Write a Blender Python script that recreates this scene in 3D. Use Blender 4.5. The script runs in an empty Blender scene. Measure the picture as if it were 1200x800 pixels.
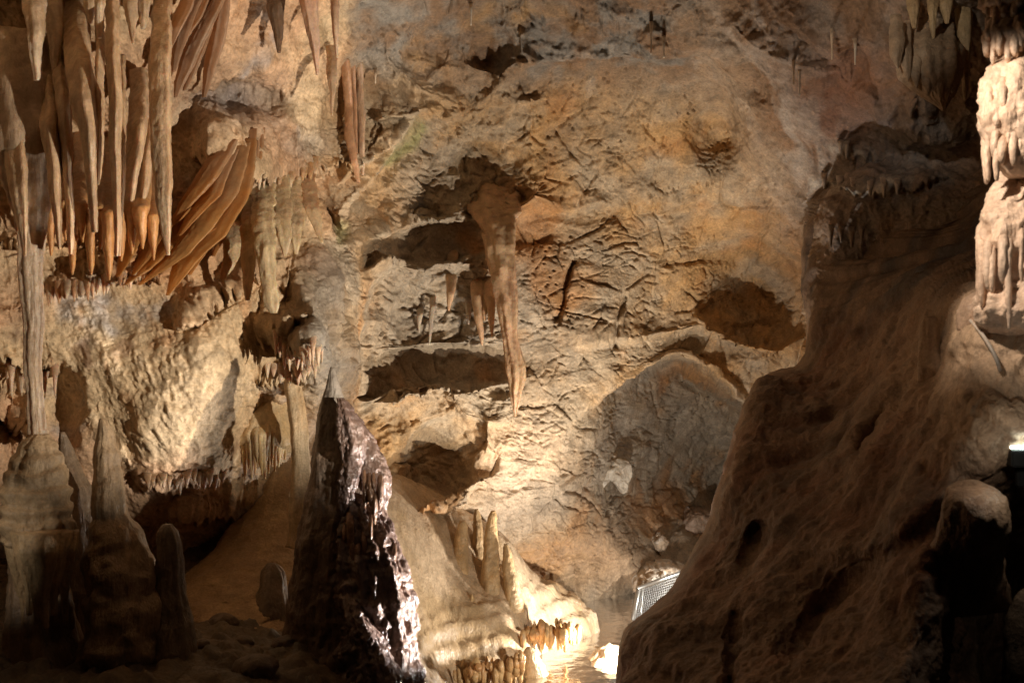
import bpy, math, random
import numpy as np

random.seed(7)
RNG = np.random.default_rng(11)
SC = bpy.context.scene
COL = SC.collection
K = 0.4663 / 600.0            # tangent per photo pixel (50 degree wide lens)
CAMZ = 3.0
f32 = np.float32

# ------------------------------------------------------------------ maths helpers
def W(px, py, d):
    """point seen at photo pixel (px,py) lying d metres in front of the camera"""
    px, py, d = np.broadcast_arrays(np.asarray(px, float), np.asarray(py, float), np.asarray(d, float))
    return np.stack([(px - 600) * K * d, d, CAMZ - (py - 400) * K * d], -1)

_perm = np.random.default_rng(3).permutation(256).astype(np.int32)
_perm = np.concatenate([_perm, _perm, _perm])
_g = np.random.default_rng(4).normal(size=(256, 3)).astype(f32)
_g /= np.linalg.norm(_g, axis=1, keepdims=True)

def pn(P, s=1.0, seed=0):
    """gradient noise, P (...,3), s scalar or 3-vector frequency; about -1..1"""
    P = np.asarray(P, f32)
    shp = P.shape[:-1]
    Q = (P.reshape(-1, 3) * np.asarray(s, f32) + f32(seed * 17.37 + 101.3)).astype(f32)
    I = np.floor(Q).astype(np.int32)
    F = Q - I
    I &= 255
    U = F * F * F * (F * (F * 6 - 15) + 10)
    out = np.zeros(len(Q), f32)
    for dx in (0, 1):
        wx = U[:, 0] if dx else 1 - U[:, 0]
        a = _perm[(I[:, 0] + dx) & 255]
        for dy in (0, 1):
            wy = wx * (U[:, 1] if dy else 1 - U[:, 1])
            b = _perm[a + ((I[:, 1] + dy) & 255)]
            for dz in (0, 1):
                w = wy * (U[:, 2] if dz else 1 - U[:, 2])
                g = _g[_perm[b + ((I[:, 2] + dz) & 255)]]
                out += w * (g[:, 0] * (F[:, 0] - dx) + g[:, 1] * (F[:, 1] - dy) + g[:, 2] * (F[:, 2] - dz))
    return (out * 1.7).reshape(shp)

def fbm(P, s=1.0, o=4, gain=.5, seed=0, lac=2.03):
    s = np.asarray(s, float)
    r, a, t = 0, 1.0, 0
    for k in range(o):
        r = r + a * pn(P, s * lac ** k, seed + k * 3)
        t += a
        a *= gain
    return r / t

def ridged(P, s=1.0, o=3, seed=0):
    r, a, t = 0, 1.0, 0
    for k in range(o):
        r = r + a * (1 - np.abs(pn(P, np.asarray(s, float) * 2.1 ** k, seed + k * 5)))
        t += a
        a *= .5
    return r / t

def worley2(u, v, seed=0):
    """F1, F2, cell id of a 2-d cellular pattern"""
    shp = u.shape
    u = u.ravel().astype(f32) + 50; v = v.ravel().astype(f32) + 50
    iu = np.floor(u).astype(np.int32); iv = np.floor(v).astype(np.int32)
    r = np.random.default_rng(seed + 90)
    tx = r.random(256).astype(f32); ty = r.random(256).astype(f32); tid = r.random(256).astype(f32)
    f1 = np.full(u.shape, 9, f32); f2 = f1.copy(); cid = np.zeros(u.shape, f32)
    for a in (-1, 0, 1):
        for b in (-1, 0, 1):
            h = _perm[_perm[(iu + a) & 255] + ((iv + b) & 255)]
            dd = np.hypot(iu + a + tx[h] - u, iv + b + ty[h] - v)
            m = dd < f1
            f2 = np.where(m, f1, np.minimum(f2, dd))
            cid = np.where(m, tid[h], cid)
            f1 = np.where(m, dd, f1)
    return f1.reshape(shp), f2.reshape(shp), cid.reshape(shp)

def sm(a, b, x):
    t = np.clip((np.asarray(x, float) - a) / (b - a), 0, 1)
    return t * t * (3 - 2 * t)

def tps(pts, vals, lam=1e-3):
    """thin plate spline through scattered control values"""
    pts = np.asarray(pts, float); vals = np.asarray(vals, float)
    n = len(pts)
    def U(r2): return np.where(r2 > 0, .5 * r2 * np.log(np.maximum(r2, 1e-12)), 0)
    d2 = ((pts[:, None] - pts[None]) ** 2).sum(-1)
    A = np.zeros((n + 3, n + 3)); A[:n, :n] = U(d2) + lam * np.eye(n)
    A[:n, n] = 1; A[:n, n + 1:] = pts; A[n, :n] = 1; A[n + 1:, :n] = pts.T
    w = np.linalg.solve(A, np.concatenate([vals, np.zeros(3)]))
    def f(x, y):
        x = np.asarray(x, float); y = np.asarray(y, float)
        out = w[n] + w[n + 1] * x + w[n + 2] * y
        for i in range(n):
            r2 = (x - pts[i, 0]) ** 2 + (y - pts[i, 1]) ** 2
            out = out + w[i] * U(r2)
        return out
    return f

def grid_normals(P):
    du = np.gradient(P, axis=1); dv = np.gradient(P, axis=0)
    n = np.cross(du, dv)
    n /= np.linalg.norm(n, axis=-1, keepdims=True) + 1e-12
    return n

def grid_faces(nr, nc, wrap=False):
    i = np.arange(nr - 1)[:, None]
    j = np.arange(nc if wrap else nc - 1)[None]
    a = i * nc + j; b = i * nc + (j + 1) % nc; c = (i + 1) * nc + (j + 1) % nc; d = (i + 1) * nc + j
    return np.stack([a, b, c, d], -1).reshape(-1, 4)

def make_mesh(name, verts, quads, col=None, tris=None, smooth=True):
    verts = np.asarray(verts, f32).reshape(-1, 3)
    me = bpy.data.meshes.new(name)
    nq = len(quads); nt = 0 if tris is None else len(tris)
    me.vertices.add(len(verts)); me.vertices.foreach_set('co', verts.ravel())
    me.loops.add(nq * 4 + nt * 3); me.polygons.add(nq + nt)
    li = np.asarray(quads, np.int32).ravel()
    if nt: li = np.concatenate([li, np.asarray(tris, np.int32).ravel()])
    st = np.arange(nq, dtype=np.int32) * 4
    if nt: st = np.concatenate([st, nq * 4 + np.arange(nt, dtype=np.int32) * 3])
    me.loops.foreach_set('vertex_index', li)
    me.polygons.foreach_set('loop_start', st)
    me.update(calc_edges=True)
    me.polygons.foreach_set('use_smooth', np.full(nq + nt, smooth, bool))
    if col is not None:
        at = me.color_attributes.new('mineral', 'FLOAT_COLOR', 'POINT')
        c = np.asarray(col, f32).reshape(-1, col.shape[-1])
        if c.shape[1] == 3: c = np.concatenate([c, np.zeros((len(c), 1), f32)], 1)
        at.data.foreach_set('color', c.ravel())
    return me

def link(name, me, mat, parent=None):
    o = bpy.data.objects.new(name, me); COL.objects.link(o)
    if mat is not None: me.materials.append(mat)
    if parent is not None: o.parent = parent
    return o

def tag(o, label, cat, group=None):
    o['label'] = label; o['category'] = cat
    if group: o['group'] = group
    return o

def struct(o, label=None, cat=None):
    o['kind'] = 'structure'
    if label: o['label'] = label
    if cat: o['category'] = cat
    return o

def empty(name, loc):
    o = bpy.data.objects.new(name, None); COL.objects.link(o); o.location = loc
    return o

# ------------------------------------------------------------------ materials
def node(nt, t, **kw):
    n = nt.nodes.new(t)
    for k, v in kw.items():
        if k in n.inputs: n.inputs[k].default_value = v
        else: setattr(n, k, v)
    return n

def rock_mat(name, bump=.35, fine=60., rough=(.78, .22), spec=.35, speck=.25, dist=.012, sss=0, drip=0.0, spots=0.5):
    m = bpy.data.materials.new(name); m.use_nodes = True
    nt = m.node_tree; L = nt.links.new
    b = nt.nodes['Principled BSDF']
    tc = node(nt, 'ShaderNodeTexCoord')
    geo = node(nt, 'ShaderNodeNewGeometry')
    at = node(nt, 'ShaderNodeAttribute'); at.attribute_name = 'mineral'
    n1 = node(nt, 'ShaderNodeTexNoise', Scale=fine, Detail=8.0, Roughness=.65); L(geo.outputs['Position'], n1.inputs['Vector'])
    n2 = node(nt, 'ShaderNodeTexNoise', Scale=fine * .16, Detail=6.0, Roughness=.6); L(geo.outputs['Position'], n2.inputs['Vector'])
    mr = node(nt, 'ShaderNodeMapRange'); L(n1.outputs['Fac'], mr.inputs['Value'])
    mr.inputs['From Min'].default_value = .3; mr.inputs['From Max'].default_value = .7
    mr.inputs['To Min'].default_value = 1 - speck; mr.inputs['To Max'].default_value = 1 + speck
    mr2 = node(nt, 'ShaderNodeMapRange'); L(n2.outputs['Fac'], mr2.inputs['Value'])
    mr2.inputs['From Min'].default_value = .3; mr2.inputs['From Max'].default_value = .7
    mr2.inputs['To Min'].default_value = 1 - speck; mr2.inputs['To Max'].default_value = 1 + speck
    mul = node(nt, 'ShaderNodeMath', operation='MULTIPLY'); L(mr.outputs[0], mul.inputs[0]); L(mr2.outputs[0], mul.inputs[1])
    vm = node(nt, 'ShaderNodeVectorMath', operation='SCALE'); L(at.outputs['Color'], vm.inputs[0]); L(mul.outputs[0], vm.inputs['Scale'])
    # mineral spots: manganese specks and rusty freckles with shapes of their own
    v = node(nt, 'ShaderNodeTexVoronoi', Scale=fine * .45, Randomness=1.0); L(geo.outputs['Position'], v.inputs['Vector'])
    n3 = node(nt, 'ShaderNodeTexNoise', Scale=3.0, Detail=3.0); L(geo.outputs['Position'], n3.inputs['Vector'])
    ms = node(nt, 'ShaderNodeMapRange'); L(v.outputs['Distance'], ms.inputs['Value'])
    ms.inputs['From Min'].default_value = .12; ms.inputs['From Max'].default_value = .3
    ms.inputs['To Min'].default_value = 1; ms.inputs['To Max'].default_value = 0
    mk = node(nt, 'ShaderNodeMapRange'); L(n3.outputs['Fac'], mk.inputs['Value'])
    mk.inputs['From Min'].default_value = .5; mk.inputs['From Max'].default_value = .68
    mk.inputs['To Max'].default_value = spots
    m2 = node(nt, 'ShaderNodeMath', operation='MULTIPLY'); L(ms.outputs[0], m2.inputs[0]); L(mk.outputs[0], m2.inputs[1])
    mix = node(nt, 'ShaderNodeMix', data_type='RGBA')
    L(m2.outputs[0], mix.inputs[0]); L(vm.outputs[0], mix.inputs[6]); mix.inputs[7].default_value = (.09, .055, .03, 1)
    L(mix.outputs[2], b.inputs['Base Color'])
    # gloss follows the wetness carried by the mesh
    rr = node(nt, 'ShaderNodeMapRange'); L(at.outputs['Alpha'], rr.inputs['Value'])
    rr.inputs['To Min'].default_value = rough[0]; rr.inputs['To Max'].default_value = rough[1]
    L(rr.outputs[0], b.inputs['Roughness'])
    b.inputs['Specular IOR Level'].default_value = spec
    # bump
    ad = node(nt, 'ShaderNodeMath', operation='MULTIPLY_ADD'); ad.inputs[1].default_value = .45
    L(n1.outputs['Fac'], ad.inputs[0]); L(n2.outputs['Fac'], ad.inputs[2])
    last = ad
    if drip:
        mp = node(nt, 'ShaderNodeMapping'); mp.inputs['Scale'].default_value = (70, 70, 9); L(geo.outputs['Position'], mp.inputs['Vector'])
        n4 = node(nt, 'ShaderNodeTexNoise', Scale=1.0, Detail=3.0); L(mp.outputs[0], n4.inputs['Vector'])
        a2 = node(nt, 'ShaderNodeMath', operation='MULTIPLY_ADD'); a2.inputs[1].default_value = drip
        L(n4.outputs['Fac'], a2.inputs[0]); L(ad.outputs[0], a2.inputs[2]); last = a2
    bp = node(nt, 'ShaderNodeBump'); bp.inputs['Strength'].default_value = bump; bp.inputs['Distance'].default_value = dist
    L(last.outputs[0], bp.inputs['Height']); L(bp.outputs[0], b.inputs['Normal'])
    if sss:
        b.inputs['Subsurface Weight'].default_value = sss
        b.inputs['Subsurface Radius'].default_value = (1, .45, .18)
        b.inputs['Subsurface Scale'].default_value = .05
    return m

def plain_mat(name, col, rough=.5, metal=0, emit=None):
    m = bpy.data.materials.new(name); m.use_nodes = True
    nt = m.node_tree; b = nt.nodes['Principled BSDF']
    tc = node(nt, 'ShaderNodeTexCoord')
    n = node(nt, 'ShaderNodeTexNoise', Scale=30.0, Detail=5.0); nt.links.new(tc.outputs['Object'], n.inputs['Vector'])
    mx = node(nt, 'ShaderNodeMix', data_type='RGBA')
    nt.links.new(n.outputs['Fac'], mx.inputs[0])
    mx.inputs[6].default_value = tuple(c * .7 for c in col) + (1,)
    mx.inputs[7].default_value = tuple(min(1, c * 1.25) for c in col) + (1,)
    nt.links.new(mx.outputs[2], b.inputs['Base Color'])
    b.inputs['Roughness'].default_value = rough; b.inputs['Metallic'].default_value = metal
    if emit:
        b.inputs['Emission Color'].default_value = emit[0] + (1,); b.inputs['Emission Strength'].default_value = emit[1]
    return m

M_WALL = rock_mat('limestone_wall', bump=.8, fine=48, rough=(.82, .3), dist=.03, speck=.3)
M_FLOW = rock_mat('flowstone', bump=.7, fine=60, rough=(.7, .16), dist=.016, speck=.22, drip=.6, spots=.15, spec=.4)
M_SPEL = rock_mat('dripstone', bump=.7, fine=70, rough=(.65, .14), dist=.014, speck=.22, drip=.8, spots=.1, spec=.4)
M_WET = rock_mat('wet_dripstone', bump=.9, fine=45, rough=(.5, .2), dist=.02, speck=.2, drip=.5, spots=.2, spec=.7)
M_DRAPE = rock_mat('drapery_calcite', bump=.6, fine=70, rough=(.55, .2), dist=.01, speck=.18, drip=.9, spots=0, sss=.35, spec=.4)
def sheet_mat():
    m = rock_mat('drapery_sheet', bump=.35, fine=80, rough=(.55, .2), dist=.005, speck=.1, drip=.9, spots=0, spec=.4)
    nt = m.node_tree; L = nt.links.new; b = nt.nodes['Principled BSDF']; out = nt.nodes['Material Output']
    t = node(nt, 'ShaderNodeBsdfTranslucent'); mix = node(nt, 'ShaderNodeMixShader'); mix.inputs[0].default_value = .5
    sc = node(nt, 'ShaderNodeMix', data_type='RGBA'); sc.inputs[0].default_value = .4; sc.inputs[7].default_value = (.95, .5, .16, 1)
    L(b.inputs['Base Color'].links[0].from_socket, sc.inputs[6]); L(sc.outputs[2], t.inputs['Color'])
    L(b.outputs[0], mix.inputs[1]); L(t.outputs[0], mix.inputs[2]); L(mix.outputs[0], out.inputs['Surface'])
    return m
M_SHEET = sheet_mat()
M_SLOPE = rock_mat('brown_flowstone', bump=.9, fine=60, rough=(.7, .3), dist=.02, speck=.3, drip=.3, spots=.3)

CREAM = np.array((.56, .42, .29)); TAN = np.array((.40, .305, .20)); OCHRE = np.array((.44, .265, .112))
GREY = np.array((.31, .28, .24)); BROWN = np.array((.19, .115, .065)); ORANGE = np.array((.52, .22, .055))
DARK = np.array((.10, .07, .05)); WHITE = np.array((.66, .58, .48)); RED = np.array((.24, .10, .05)); PEACH = np.array((.56, .37, .25))
SLATE = np.array((.25, .24, .24))

def lerp(a, b, t):
    t = np.asarray(t)[..., None]
    return a * (1 - t) + b * t

# ------------------------------------------------------------------ the cave wall (one closed-in rock face, left wall to right wall and roof)
def axis(lo, hi, inner, outer, a, b):
    l = np.arange(lo, a, outer); m = np.arange(a, b, inner); h = np.arange(b, hi + outer, outer)
    return np.concatenate([l, m, h])

wall_ctrl = [
    (-300, -300, 3.4), (100, -300, 4.2), (500, -300, 5.0), (900, -300, 4.8), (1500, -300, 3.6),
    (-300, -100, 4.6), (100, -100, 5.6), (400, -100, 6.6), (650, -110, 6.9), (900, -110, 6.6), (1150, -100, 5.6), (1500, -100, 4.5),
    (-300, 20, 5.2), (0, 10, 6.2), (130, 10, 6.5), (300, 10, 7.1), (450, 10, 7.9), (600, 10, 8.3), (760, 10, 8.3), (900, 10, 7.7), (1040, 10, 6.9), (1180, 10, 6.5), (1450, 10, 5),
    (0, 130, 6.5), (200, 130, 7.0), (320, 120, 7.5), (450, 110, 8.6), (600, 110, 9.3), (760, 120, 9.4), (870, 120, 8.9), (960, 120, 8.1), (1100, 130, 7.2),
    (0, 250, 6.6), (200, 250, 7.0), (310, 250, 7.5), (400, 240, 8.6), (480, 230, 9.5), (620, 230, 10.0), (760, 240, 10.3), (870, 240, 10.2), (960, 240, 9.4), (1100, 250, 8.8),
    (-300, 350, 5.2), (0, 380, 6.5), (200, 370, 6.9), (330, 370, 7.3), (410, 370, 8.2), (470, 370, 9.5), (620, 370, 10.1), (760, 370, 10.6), (880, 360, 10.9), (960, 370, 10.4), (1100, 370, 9.6), (1450, 350, 6),
    (0, 500, 6.5), (200, 490, 6.9), (340, 490, 7.6), (450, 490, 9.2), (600, 490, 10.0), (720, 500, 10.5), (860, 500, 11.2), (1000, 500, 11.2),
    (-300, 620, 5.4), (0, 620, 6.7), (200, 620, 7.3), (360, 610, 8.3), (480, 600, 9.2), (600, 600, 9.9), (720, 600, 10.7), (850, 600, 11.8), (1000, 600, 12),
    (0, 740, 6.9), (250, 740, 7.8), (480, 740, 9.6), (640, 720, 10.5), (760, 700, 11.4), (880, 720, 12.2),
    (-300, 950, 5.6), (200, 950, 7.5), (600, 950, 10.2), (900, 950, 12), (1500, 950, 7), (1450, 650, 8),
]
wx = axis(-330, 1530, 1.25, 7, -20, 1220)
wy = axis(-330, 930, 1.25, 7, -20, 770)
PX, PY = np.meshgrid(wx, wy)
_f = tps([(a / 100, b / 100) for a, b, c in wall_ctrl], [c for a, b, c in wall_ctrl], lam=.02)
D = _f(PX / 100, PY / 100)
PP = np.stack([PX / 100, PY / 100, np.zeros_like(PX)], -1)          # chart coordinates for outline wobble
wob = fbm(PP, 2.2, 4, seed=1); wob2 = fbm(PP, 2.2, 4, seed=9)
qx = PX + 9 * wob; qy = PY + 9 * wob2

def ledge(xs, ys, h, reach=60, edge=5, below=False, fade=25, comb=0, comb_w=7, seed=0, X=None, Y=None):
    """rock standing proud on one side of a line: sharp at the line, dying away over reach"""
    X = qx if X is None else X; Y = qy if Y is None else Y
    yl = np.interp(X, xs, ys)
    if comb:
        t = np.stack([X / comb_w, np.full_like(X, seed * 3.1), Y / 90], -1)
        yl = yl + comb * (pn(t, 1, seed) * .9 + .5 * pn(t, 2.1, seed + 1))
    v = (yl - Y) if not below else (Y - yl)                      # >0 on the proud side
    b = np.where(v > 0, np.exp(-np.maximum(v, 0) / (reach * (1 + .5 * wob))), sm(-edge * (1 + .8 * np.abs(wob2)), 0, v)) * np.clip(1 + 1.1 * wob + .5 * wob2, .15, 1.6)
    return -h * b * sm(xs[0] - fade, xs[0] + fade, X) * sm(xs[-1] + fade, xs[-1] - fade, X)

def vledge(ys, xs, h, reach=60, edge=5, right=True, fade=25):
    xl = np.interp(qy, ys, xs)
    v = (qx - xl) if right else (xl - qx)
    b = np.where(v > 0, np.exp(-np.maximum(v, 0) / reach), sm(-edge, 0, v))
    return -h * b * sm(ys[0] - fade, ys[0] + fade, qy) * sm(ys[-1] + fade, ys[-1] - fade, qy)

def blob(cx, cy, rx, ry, h, rot=0, p=2.0, X=None, Y=None):
    X = qx if X is None else X; Y = qy if Y is None else Y
    c, s = math.cos(math.radians(rot)), math.sin(math.radians(rot))
    u = ((X - cx) * c + (Y - cy) * s) / rx; v = (-(X - cx) * s + (Y - cy) * c) / ry
    return h * np.exp(-(u * u + v * v) ** (p / 2))

def groove(pts, h, w):
    d = np.full(PX.shape, 1e9)
    for (x0, y0), (x1, y1) in zip(pts[:-1], pts[1:]):
        dx, dy = x1 - x0, y1 - y0
        t = np.clip(((qx - x0) * dx + (qy - y0) * dy) / (dx * dx + dy * dy), 0, 1)
        d = np.minimum(d, np.hypot(qx - x0 - t * dx, qy - y0 - t * dy))
    return h * np.exp(-(d / w) ** 2)

# right-hand dark wall: an edge that stands 2 m in front of the chamber behind
edge_y = [-330, 0, 150, 200, 240, 262, 300, 340, 380, 420, 470, 930]
edge_x = [1500, 1320, 1090, 990, 952, 940, 938, 940, 944, 940, 935, 930]
xe = np.interp(PY + 5 * wob2, edge_y, edge_x)
rw = sm(-3, 14, PX - xe + 5 * wob)
rwall_d = 8.3 - .0042 * np.clip(PX - 940, 0, 600) + .25 * sm(230, 100, PY)
lower = sm(150, 215, PY)
D = D * (1 - rw * lower) + np.minimum(D, rwall_d + 1.2 * np.exp(-np.maximum(PX - xe, 0) / 8.)) * rw * lower
# arch of the low passage
D -= 0  # the lip itself
arch_x = [600, 650, 690, 735, 770, 797, 830, 855, 880, 930]; arch_y = [590, 512, 470, 447, 436, 433, 446, 464, 492, 560]
ya = np.interp(qx, arch_x, arch_y)
va = qy - ya
inarch = sm(-2, 9, va) * sm(640, 860, qx) * 1.15
D += inarch * (1.5 + .3 * sm(0, 120, va)) * sm(670, 560, qy * 1.0)
D -= .16 * np.exp(-np.maximum(-va, 0) / 55) * sm(4, -4, va) * sm(600, 720, qx) * sm(900, 850, qx)
D += blob(586, 244, 40, 22, -.14)
# pocket at the right end of the chamber wall, with its lower lip
D += blob(885, 340, 52, 44, .5, 25, 2.4) ; D += ledge([820, 850, 880, 910, 945], [372, 385, 402, 408, 392], .32, 45, 8, below=True)
# second pocket high up, rounded dark dome
D += blob(840, 150, 30, 42, .5, -10, 3)
D += blob(835, 100, 60, 25, .15)
# shelves and hollows of the chamber wall
D += ledge([425, 470, 520, 560, 600], [318, 305, 305, 300, 292], .38, 34, 5, below=True)
D += ledge([420, 455, 500, 555, 600, 640], [285, 268, 258, 262, 258, 240], .32, 60, 7)
D += ledge([440, 480, 530, 575, 615], [470, 452, 446, 447, 440], .42, 60, 7, below=True)
D += ledge([450, 490, 540, 600], [410, 408, 405, 408], .16, 40, 10)
D += ledge([430, 470, 520, 565], [612, 600, 590, 560], .4, 50, 8, below=True)
D += blob(515, 545, 42, 34, .38, -15, 3)
D += ledge([560, 620, 690, 760, 830], [120, 78, 70, 66, 52], .22, 60, 8)
D += ledge([440, 500, 560, 640], [140, 136, 132, 120], .18, 60, 6)
D += ledge([640, 690, 740, 800], [250, 240, 236, 232], .12, 60, 6)
D += ledge([660, 720, 790, 850, 900], [400, 396, 392, 380, 372], .1, 40, 8)
D += groove([(672, 310), (662, 340), (652, 372)], .14, 4)
D += groove([(835, 355), (815, 410)], .1, 5)
D += groove([(727, 345), (722, 405)], .08, 3)
D += blob(660, 330, 120, 60, -.12); D += blob(720, 190, 100, 50, -.1)
# flake with the greenish rim between the left wall and the chamber
D += vledge([135, 160, 200, 240, 275], [492, 478, 440, 405, 397], .45, 75, 6, right=False)
D += ledge([395, 430, 470, 492, 540], [215, 190, 160, 140, 165], .18, 35, 5)
# grey buttress behind the big stalagmite
D -= blob(385, 400, 42, 120, .75, 0, 3)
D += ledge([300, 330, 370, 400], [255, 225, 235, 280], -.5, 50, 10)
D += blob(275, 290, 26, 45, .55, 20, 3)
D += blob(275, 112, 55, 28, .4, 0, 3)
D += blob(110, 200, 90, 70, .5, 0, 3)
# left wall: hung flowstone lips with combed edges
XL, YL = PX, PY
for a in [([-20, 60, 130, 180], [292, 285, 278, 268], .16, 60, 4), ([60, 110, 170], [345, 338, 312], .14, 40, 4),
          ([120, 170, 210], [330, 325, 320], .16, 40, 4), ([240, 290, 340, 380], [180, 196, 206, 196], .3, 60, 5),
          ([270, 300, 360, 410], [215, 218, 214, 190], .14, 30, 4), ([320, 345, 380], [388, 410, 400], .3, 55, 5),
          ([310, 340, 385], [432, 446, 436], .22, 40, 5), ([0, 40, 75], [420, 440, 430], .14, 50, 4),
          ([170, 210, 260], [560, 556, 548], .08, 50, 5), ([-20, 20, 60], [480, 500, 520], .2, 50, 5),
          ([200, 260, 300], [606, 600, 590], .14, 30, 5), ([215, 255, 300], [380, 350, 330], .14, 60, 4)]:
    D += ledge(a[0], a[1], a[2], a[3], a[4], comb=9, comb_w=5.5, fade=18, seed=int(a[0][0]) % 13, X=XL + 3 * wob, Y=YL + 3 * wob2)
D += blob(215, 465, 60, 90, -.12, 30)
D += blob(60, 470, 30, 60, .3, 0, 3); D += blob(290, 480, 30, 50, .25); D += blob(10, 480, 22, 50, .5)
# whitish flow down the upper right and its fringe over the fluted dark wall
D += ledge([945, 980, 1020, 1065, 1110], [212, 218, 222, 222, 205], .08, 50, 6, comb=4, comb_w=5, seed=5)
D += ledge([970, 1000, 1040, 1080], [168, 182, 186, 178], .05, 40, 6, comb=4, comb_w=5, seed=6)
D += ledge([860, 900, 950, 1000, 1035, 1090], [30, 60, 85, 95, 140, 155], .25, 45, 7)
D += blob(1020, 150, 60, 45, .2, 25, 3); D += blob(980, 95, 30, 30, .2)
D += groove([(960, 230), (930, 180), (880, 120), (850, 60)], -.15, 16)
D += groove([(930, 260), (880, 200), (850, 150)], .12, 14)

P = W(PX, PY, D)
zl = sm(440, 360, PX + 40 * wob)                  # left wall zone
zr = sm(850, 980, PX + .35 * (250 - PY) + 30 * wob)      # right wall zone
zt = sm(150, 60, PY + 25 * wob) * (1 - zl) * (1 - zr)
zc = np.clip(1 - zl - zr, 0, 1) * (1 - .6 * zt)         # central chamber wall
# ---- relief in metres, pushed along the surface normal
warp = np.stack([fbm(P, .9, 3, seed=21), fbm(P, .9, 3, seed=22), fbm(P, .9, 3, seed=23)], -1)
PW = P + .16 * warp
H = .20 * fbm(P, .55, 3, seed=30) + (.07 - .02 * zc) * fbm(PW, 1.7, 3, seed=31)
H += (.016 * zc + .034 * zl + .05 * zr) * fbm(PW, 4.5, 4, .55, seed=33)
H += (.007 + .012 * zl + .008 * zr) * fbm(PW, 14, 4, .62, seed=35)
# bedding and joints of the chamber wall: short broken cracks, blocky plates
tilt = PW[..., 2] + .22 * PW[..., 0] + .12 * fbm(P, 1.1, 3, seed=40)
lay = tilt / .21
fr = lay - np.floor(lay)
bed_on = sm(-.15, .25, fbm(P, (1.5, 1.5, 3.), 3, seed=41))
H += zc * bed_on * .014 * (np.abs(fr - .5) * 2 - .5)
def cracks(su, sv, rot, seed, wid, amt, m0=-.05, m1=.2, plates=0):
    c, s = math.cos(rot), math.sin(rot)
    jx = .016 * fbm(P, 9, 3, seed=seed + 60); jz = .016 * fbm(P, 9, 3, seed=seed + 63)
    u = (PW[..., 0] + jx) * c + (PW[..., 2] + jz) * s; v = -(PW[..., 0] + jx) * s + (PW[..., 2] + jz) * c
    f1, f2, cid = worley2(u / su, v / sv, seed)
    e = (f2 - f1) * min(su, sv)
    on = sm(m0, m1, pn(P, 2.4, seed + 66) + .5 * pn(P, 6, seed + 67))
    return -amt * np.exp(-(e / wid) ** 2) * on + plates * (cid - .5)
zk = zc * (1 - .5 * sm(150, 90, PY)) * (1 - blob(838, 150, 52, 58, .95))
H += zk * cracks(.60, .34, .12, 1, .010, .045, -.05, .25, plates=.04)
H += zk * cracks(.24, .46, -.08, 2, .008, .04, .05, .3)
H += zk * cracks(.34, .13, .25, 3, .008, .03, .1, .35, plates=.018)
H += zk * cracks(.15, .07, .1, 4, .008, .025, .22, .42, plates=.006)
H += zk * cracks(.17, .30, .75, 5, .008, .03, .2, .45)
# scattered solution pits
f1, f2, cid = worley2(PW[..., 0] / .062, PW[..., 2] / .05, 7)
H -= np.clip(zc + .5 * zt, 0, 1) * .035 * sm(.26, .08, f1) * (cid > .55) * sm(-.1, .25, fbm(P, 1.6, 2, seed=50))
# left wall: running ribs, popcorn
rib = np.stack([PW[..., 0] + .35 * PW[..., 2], PW[..., 1], PW[..., 2]], -1)
H += zl * .035 * (ridged(rib, (11, 6, 1.5), 3, seed=55) - .6) * sm(-.3, .3, fbm(P, 1.2, 2, seed=56))
H += zl * .009 * (ridged(rib, (26, 14, 4), 2, seed=62) - .6) + zl * .09 * (ridged(rib, (3.2, 2, .7), 3, seed=63) - .6)
f1, f2, cid = worley2((PW[..., 0] + .6 * PW[..., 1]) / .034, PW[..., 2] / .04, 8)
H += zl * .016 * np.sqrt(np.clip(1 - f1 * 1.3, 0, 1)) * sm(.0, .25, fbm(P, 1.5, 2, seed=57))
# right wall: vertical flutes, streaked flow above
flu = np.stack([PW[..., 0] + .5 * PW[..., 1], PW[..., 1] * 0, PW[..., 2]], -1)
low_r = zr * sm(200, 240, PY)
H += low_r * .16 * (ridged(flu, (5.5, 1, .5), 4, seed=58) - .6)
stk = np.stack([PW[..., 0] * .8 + PW[..., 2] * .55, PW[..., 1] * .3, (PW[..., 2] - PW[..., 0]) * .16], -1)
H += zr * (1 - sm(200, 240, PY)) * .05 * (ridged(stk, (6, 3, 3), 3, seed=59) - .6)
H += zt * .05 * (ridged(PW, (3.5, 3.5, 2.2), 4, seed=61) - .6)
# fine grain
H += .008 * fbm(P, 38, 3, .6, seed=36)
def blur(Q, n):
    for _ in range(n):
        Q = np.concatenate([Q[:1], (Q[:-2] + 2 * Q[1:-1] + Q[2:]) / 4, Q[-1:]], 0)
        Q = np.concatenate([Q[:, :1], (Q[:, :-2] + 2 * Q[:, 1:-1] + Q[:, 2:]) / 4, Q[:, -1:]], 1)
    return Q
N = grid_normals(blur(P, 55))
sgn = np.sign((N * (np.array([0, 0, CAMZ]) - P)).sum(-1, keepdims=True))
Nf = N * sgn
# keep steep steps from folding
P = P + Nf * H[..., None]

def wd(px, py):
    """depth of the wall surface seen at a photo pixel"""
    j = int(np.clip(np.searchsorted(wx, px), 0, len(wx) - 1)); i = int(np.clip(np.searchsorted(wy, py), 0, len(wy) - 1))
    return float(P[max(0, i - 3):i + 4, max(0, j - 3):j + 4, 1].mean())

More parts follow.
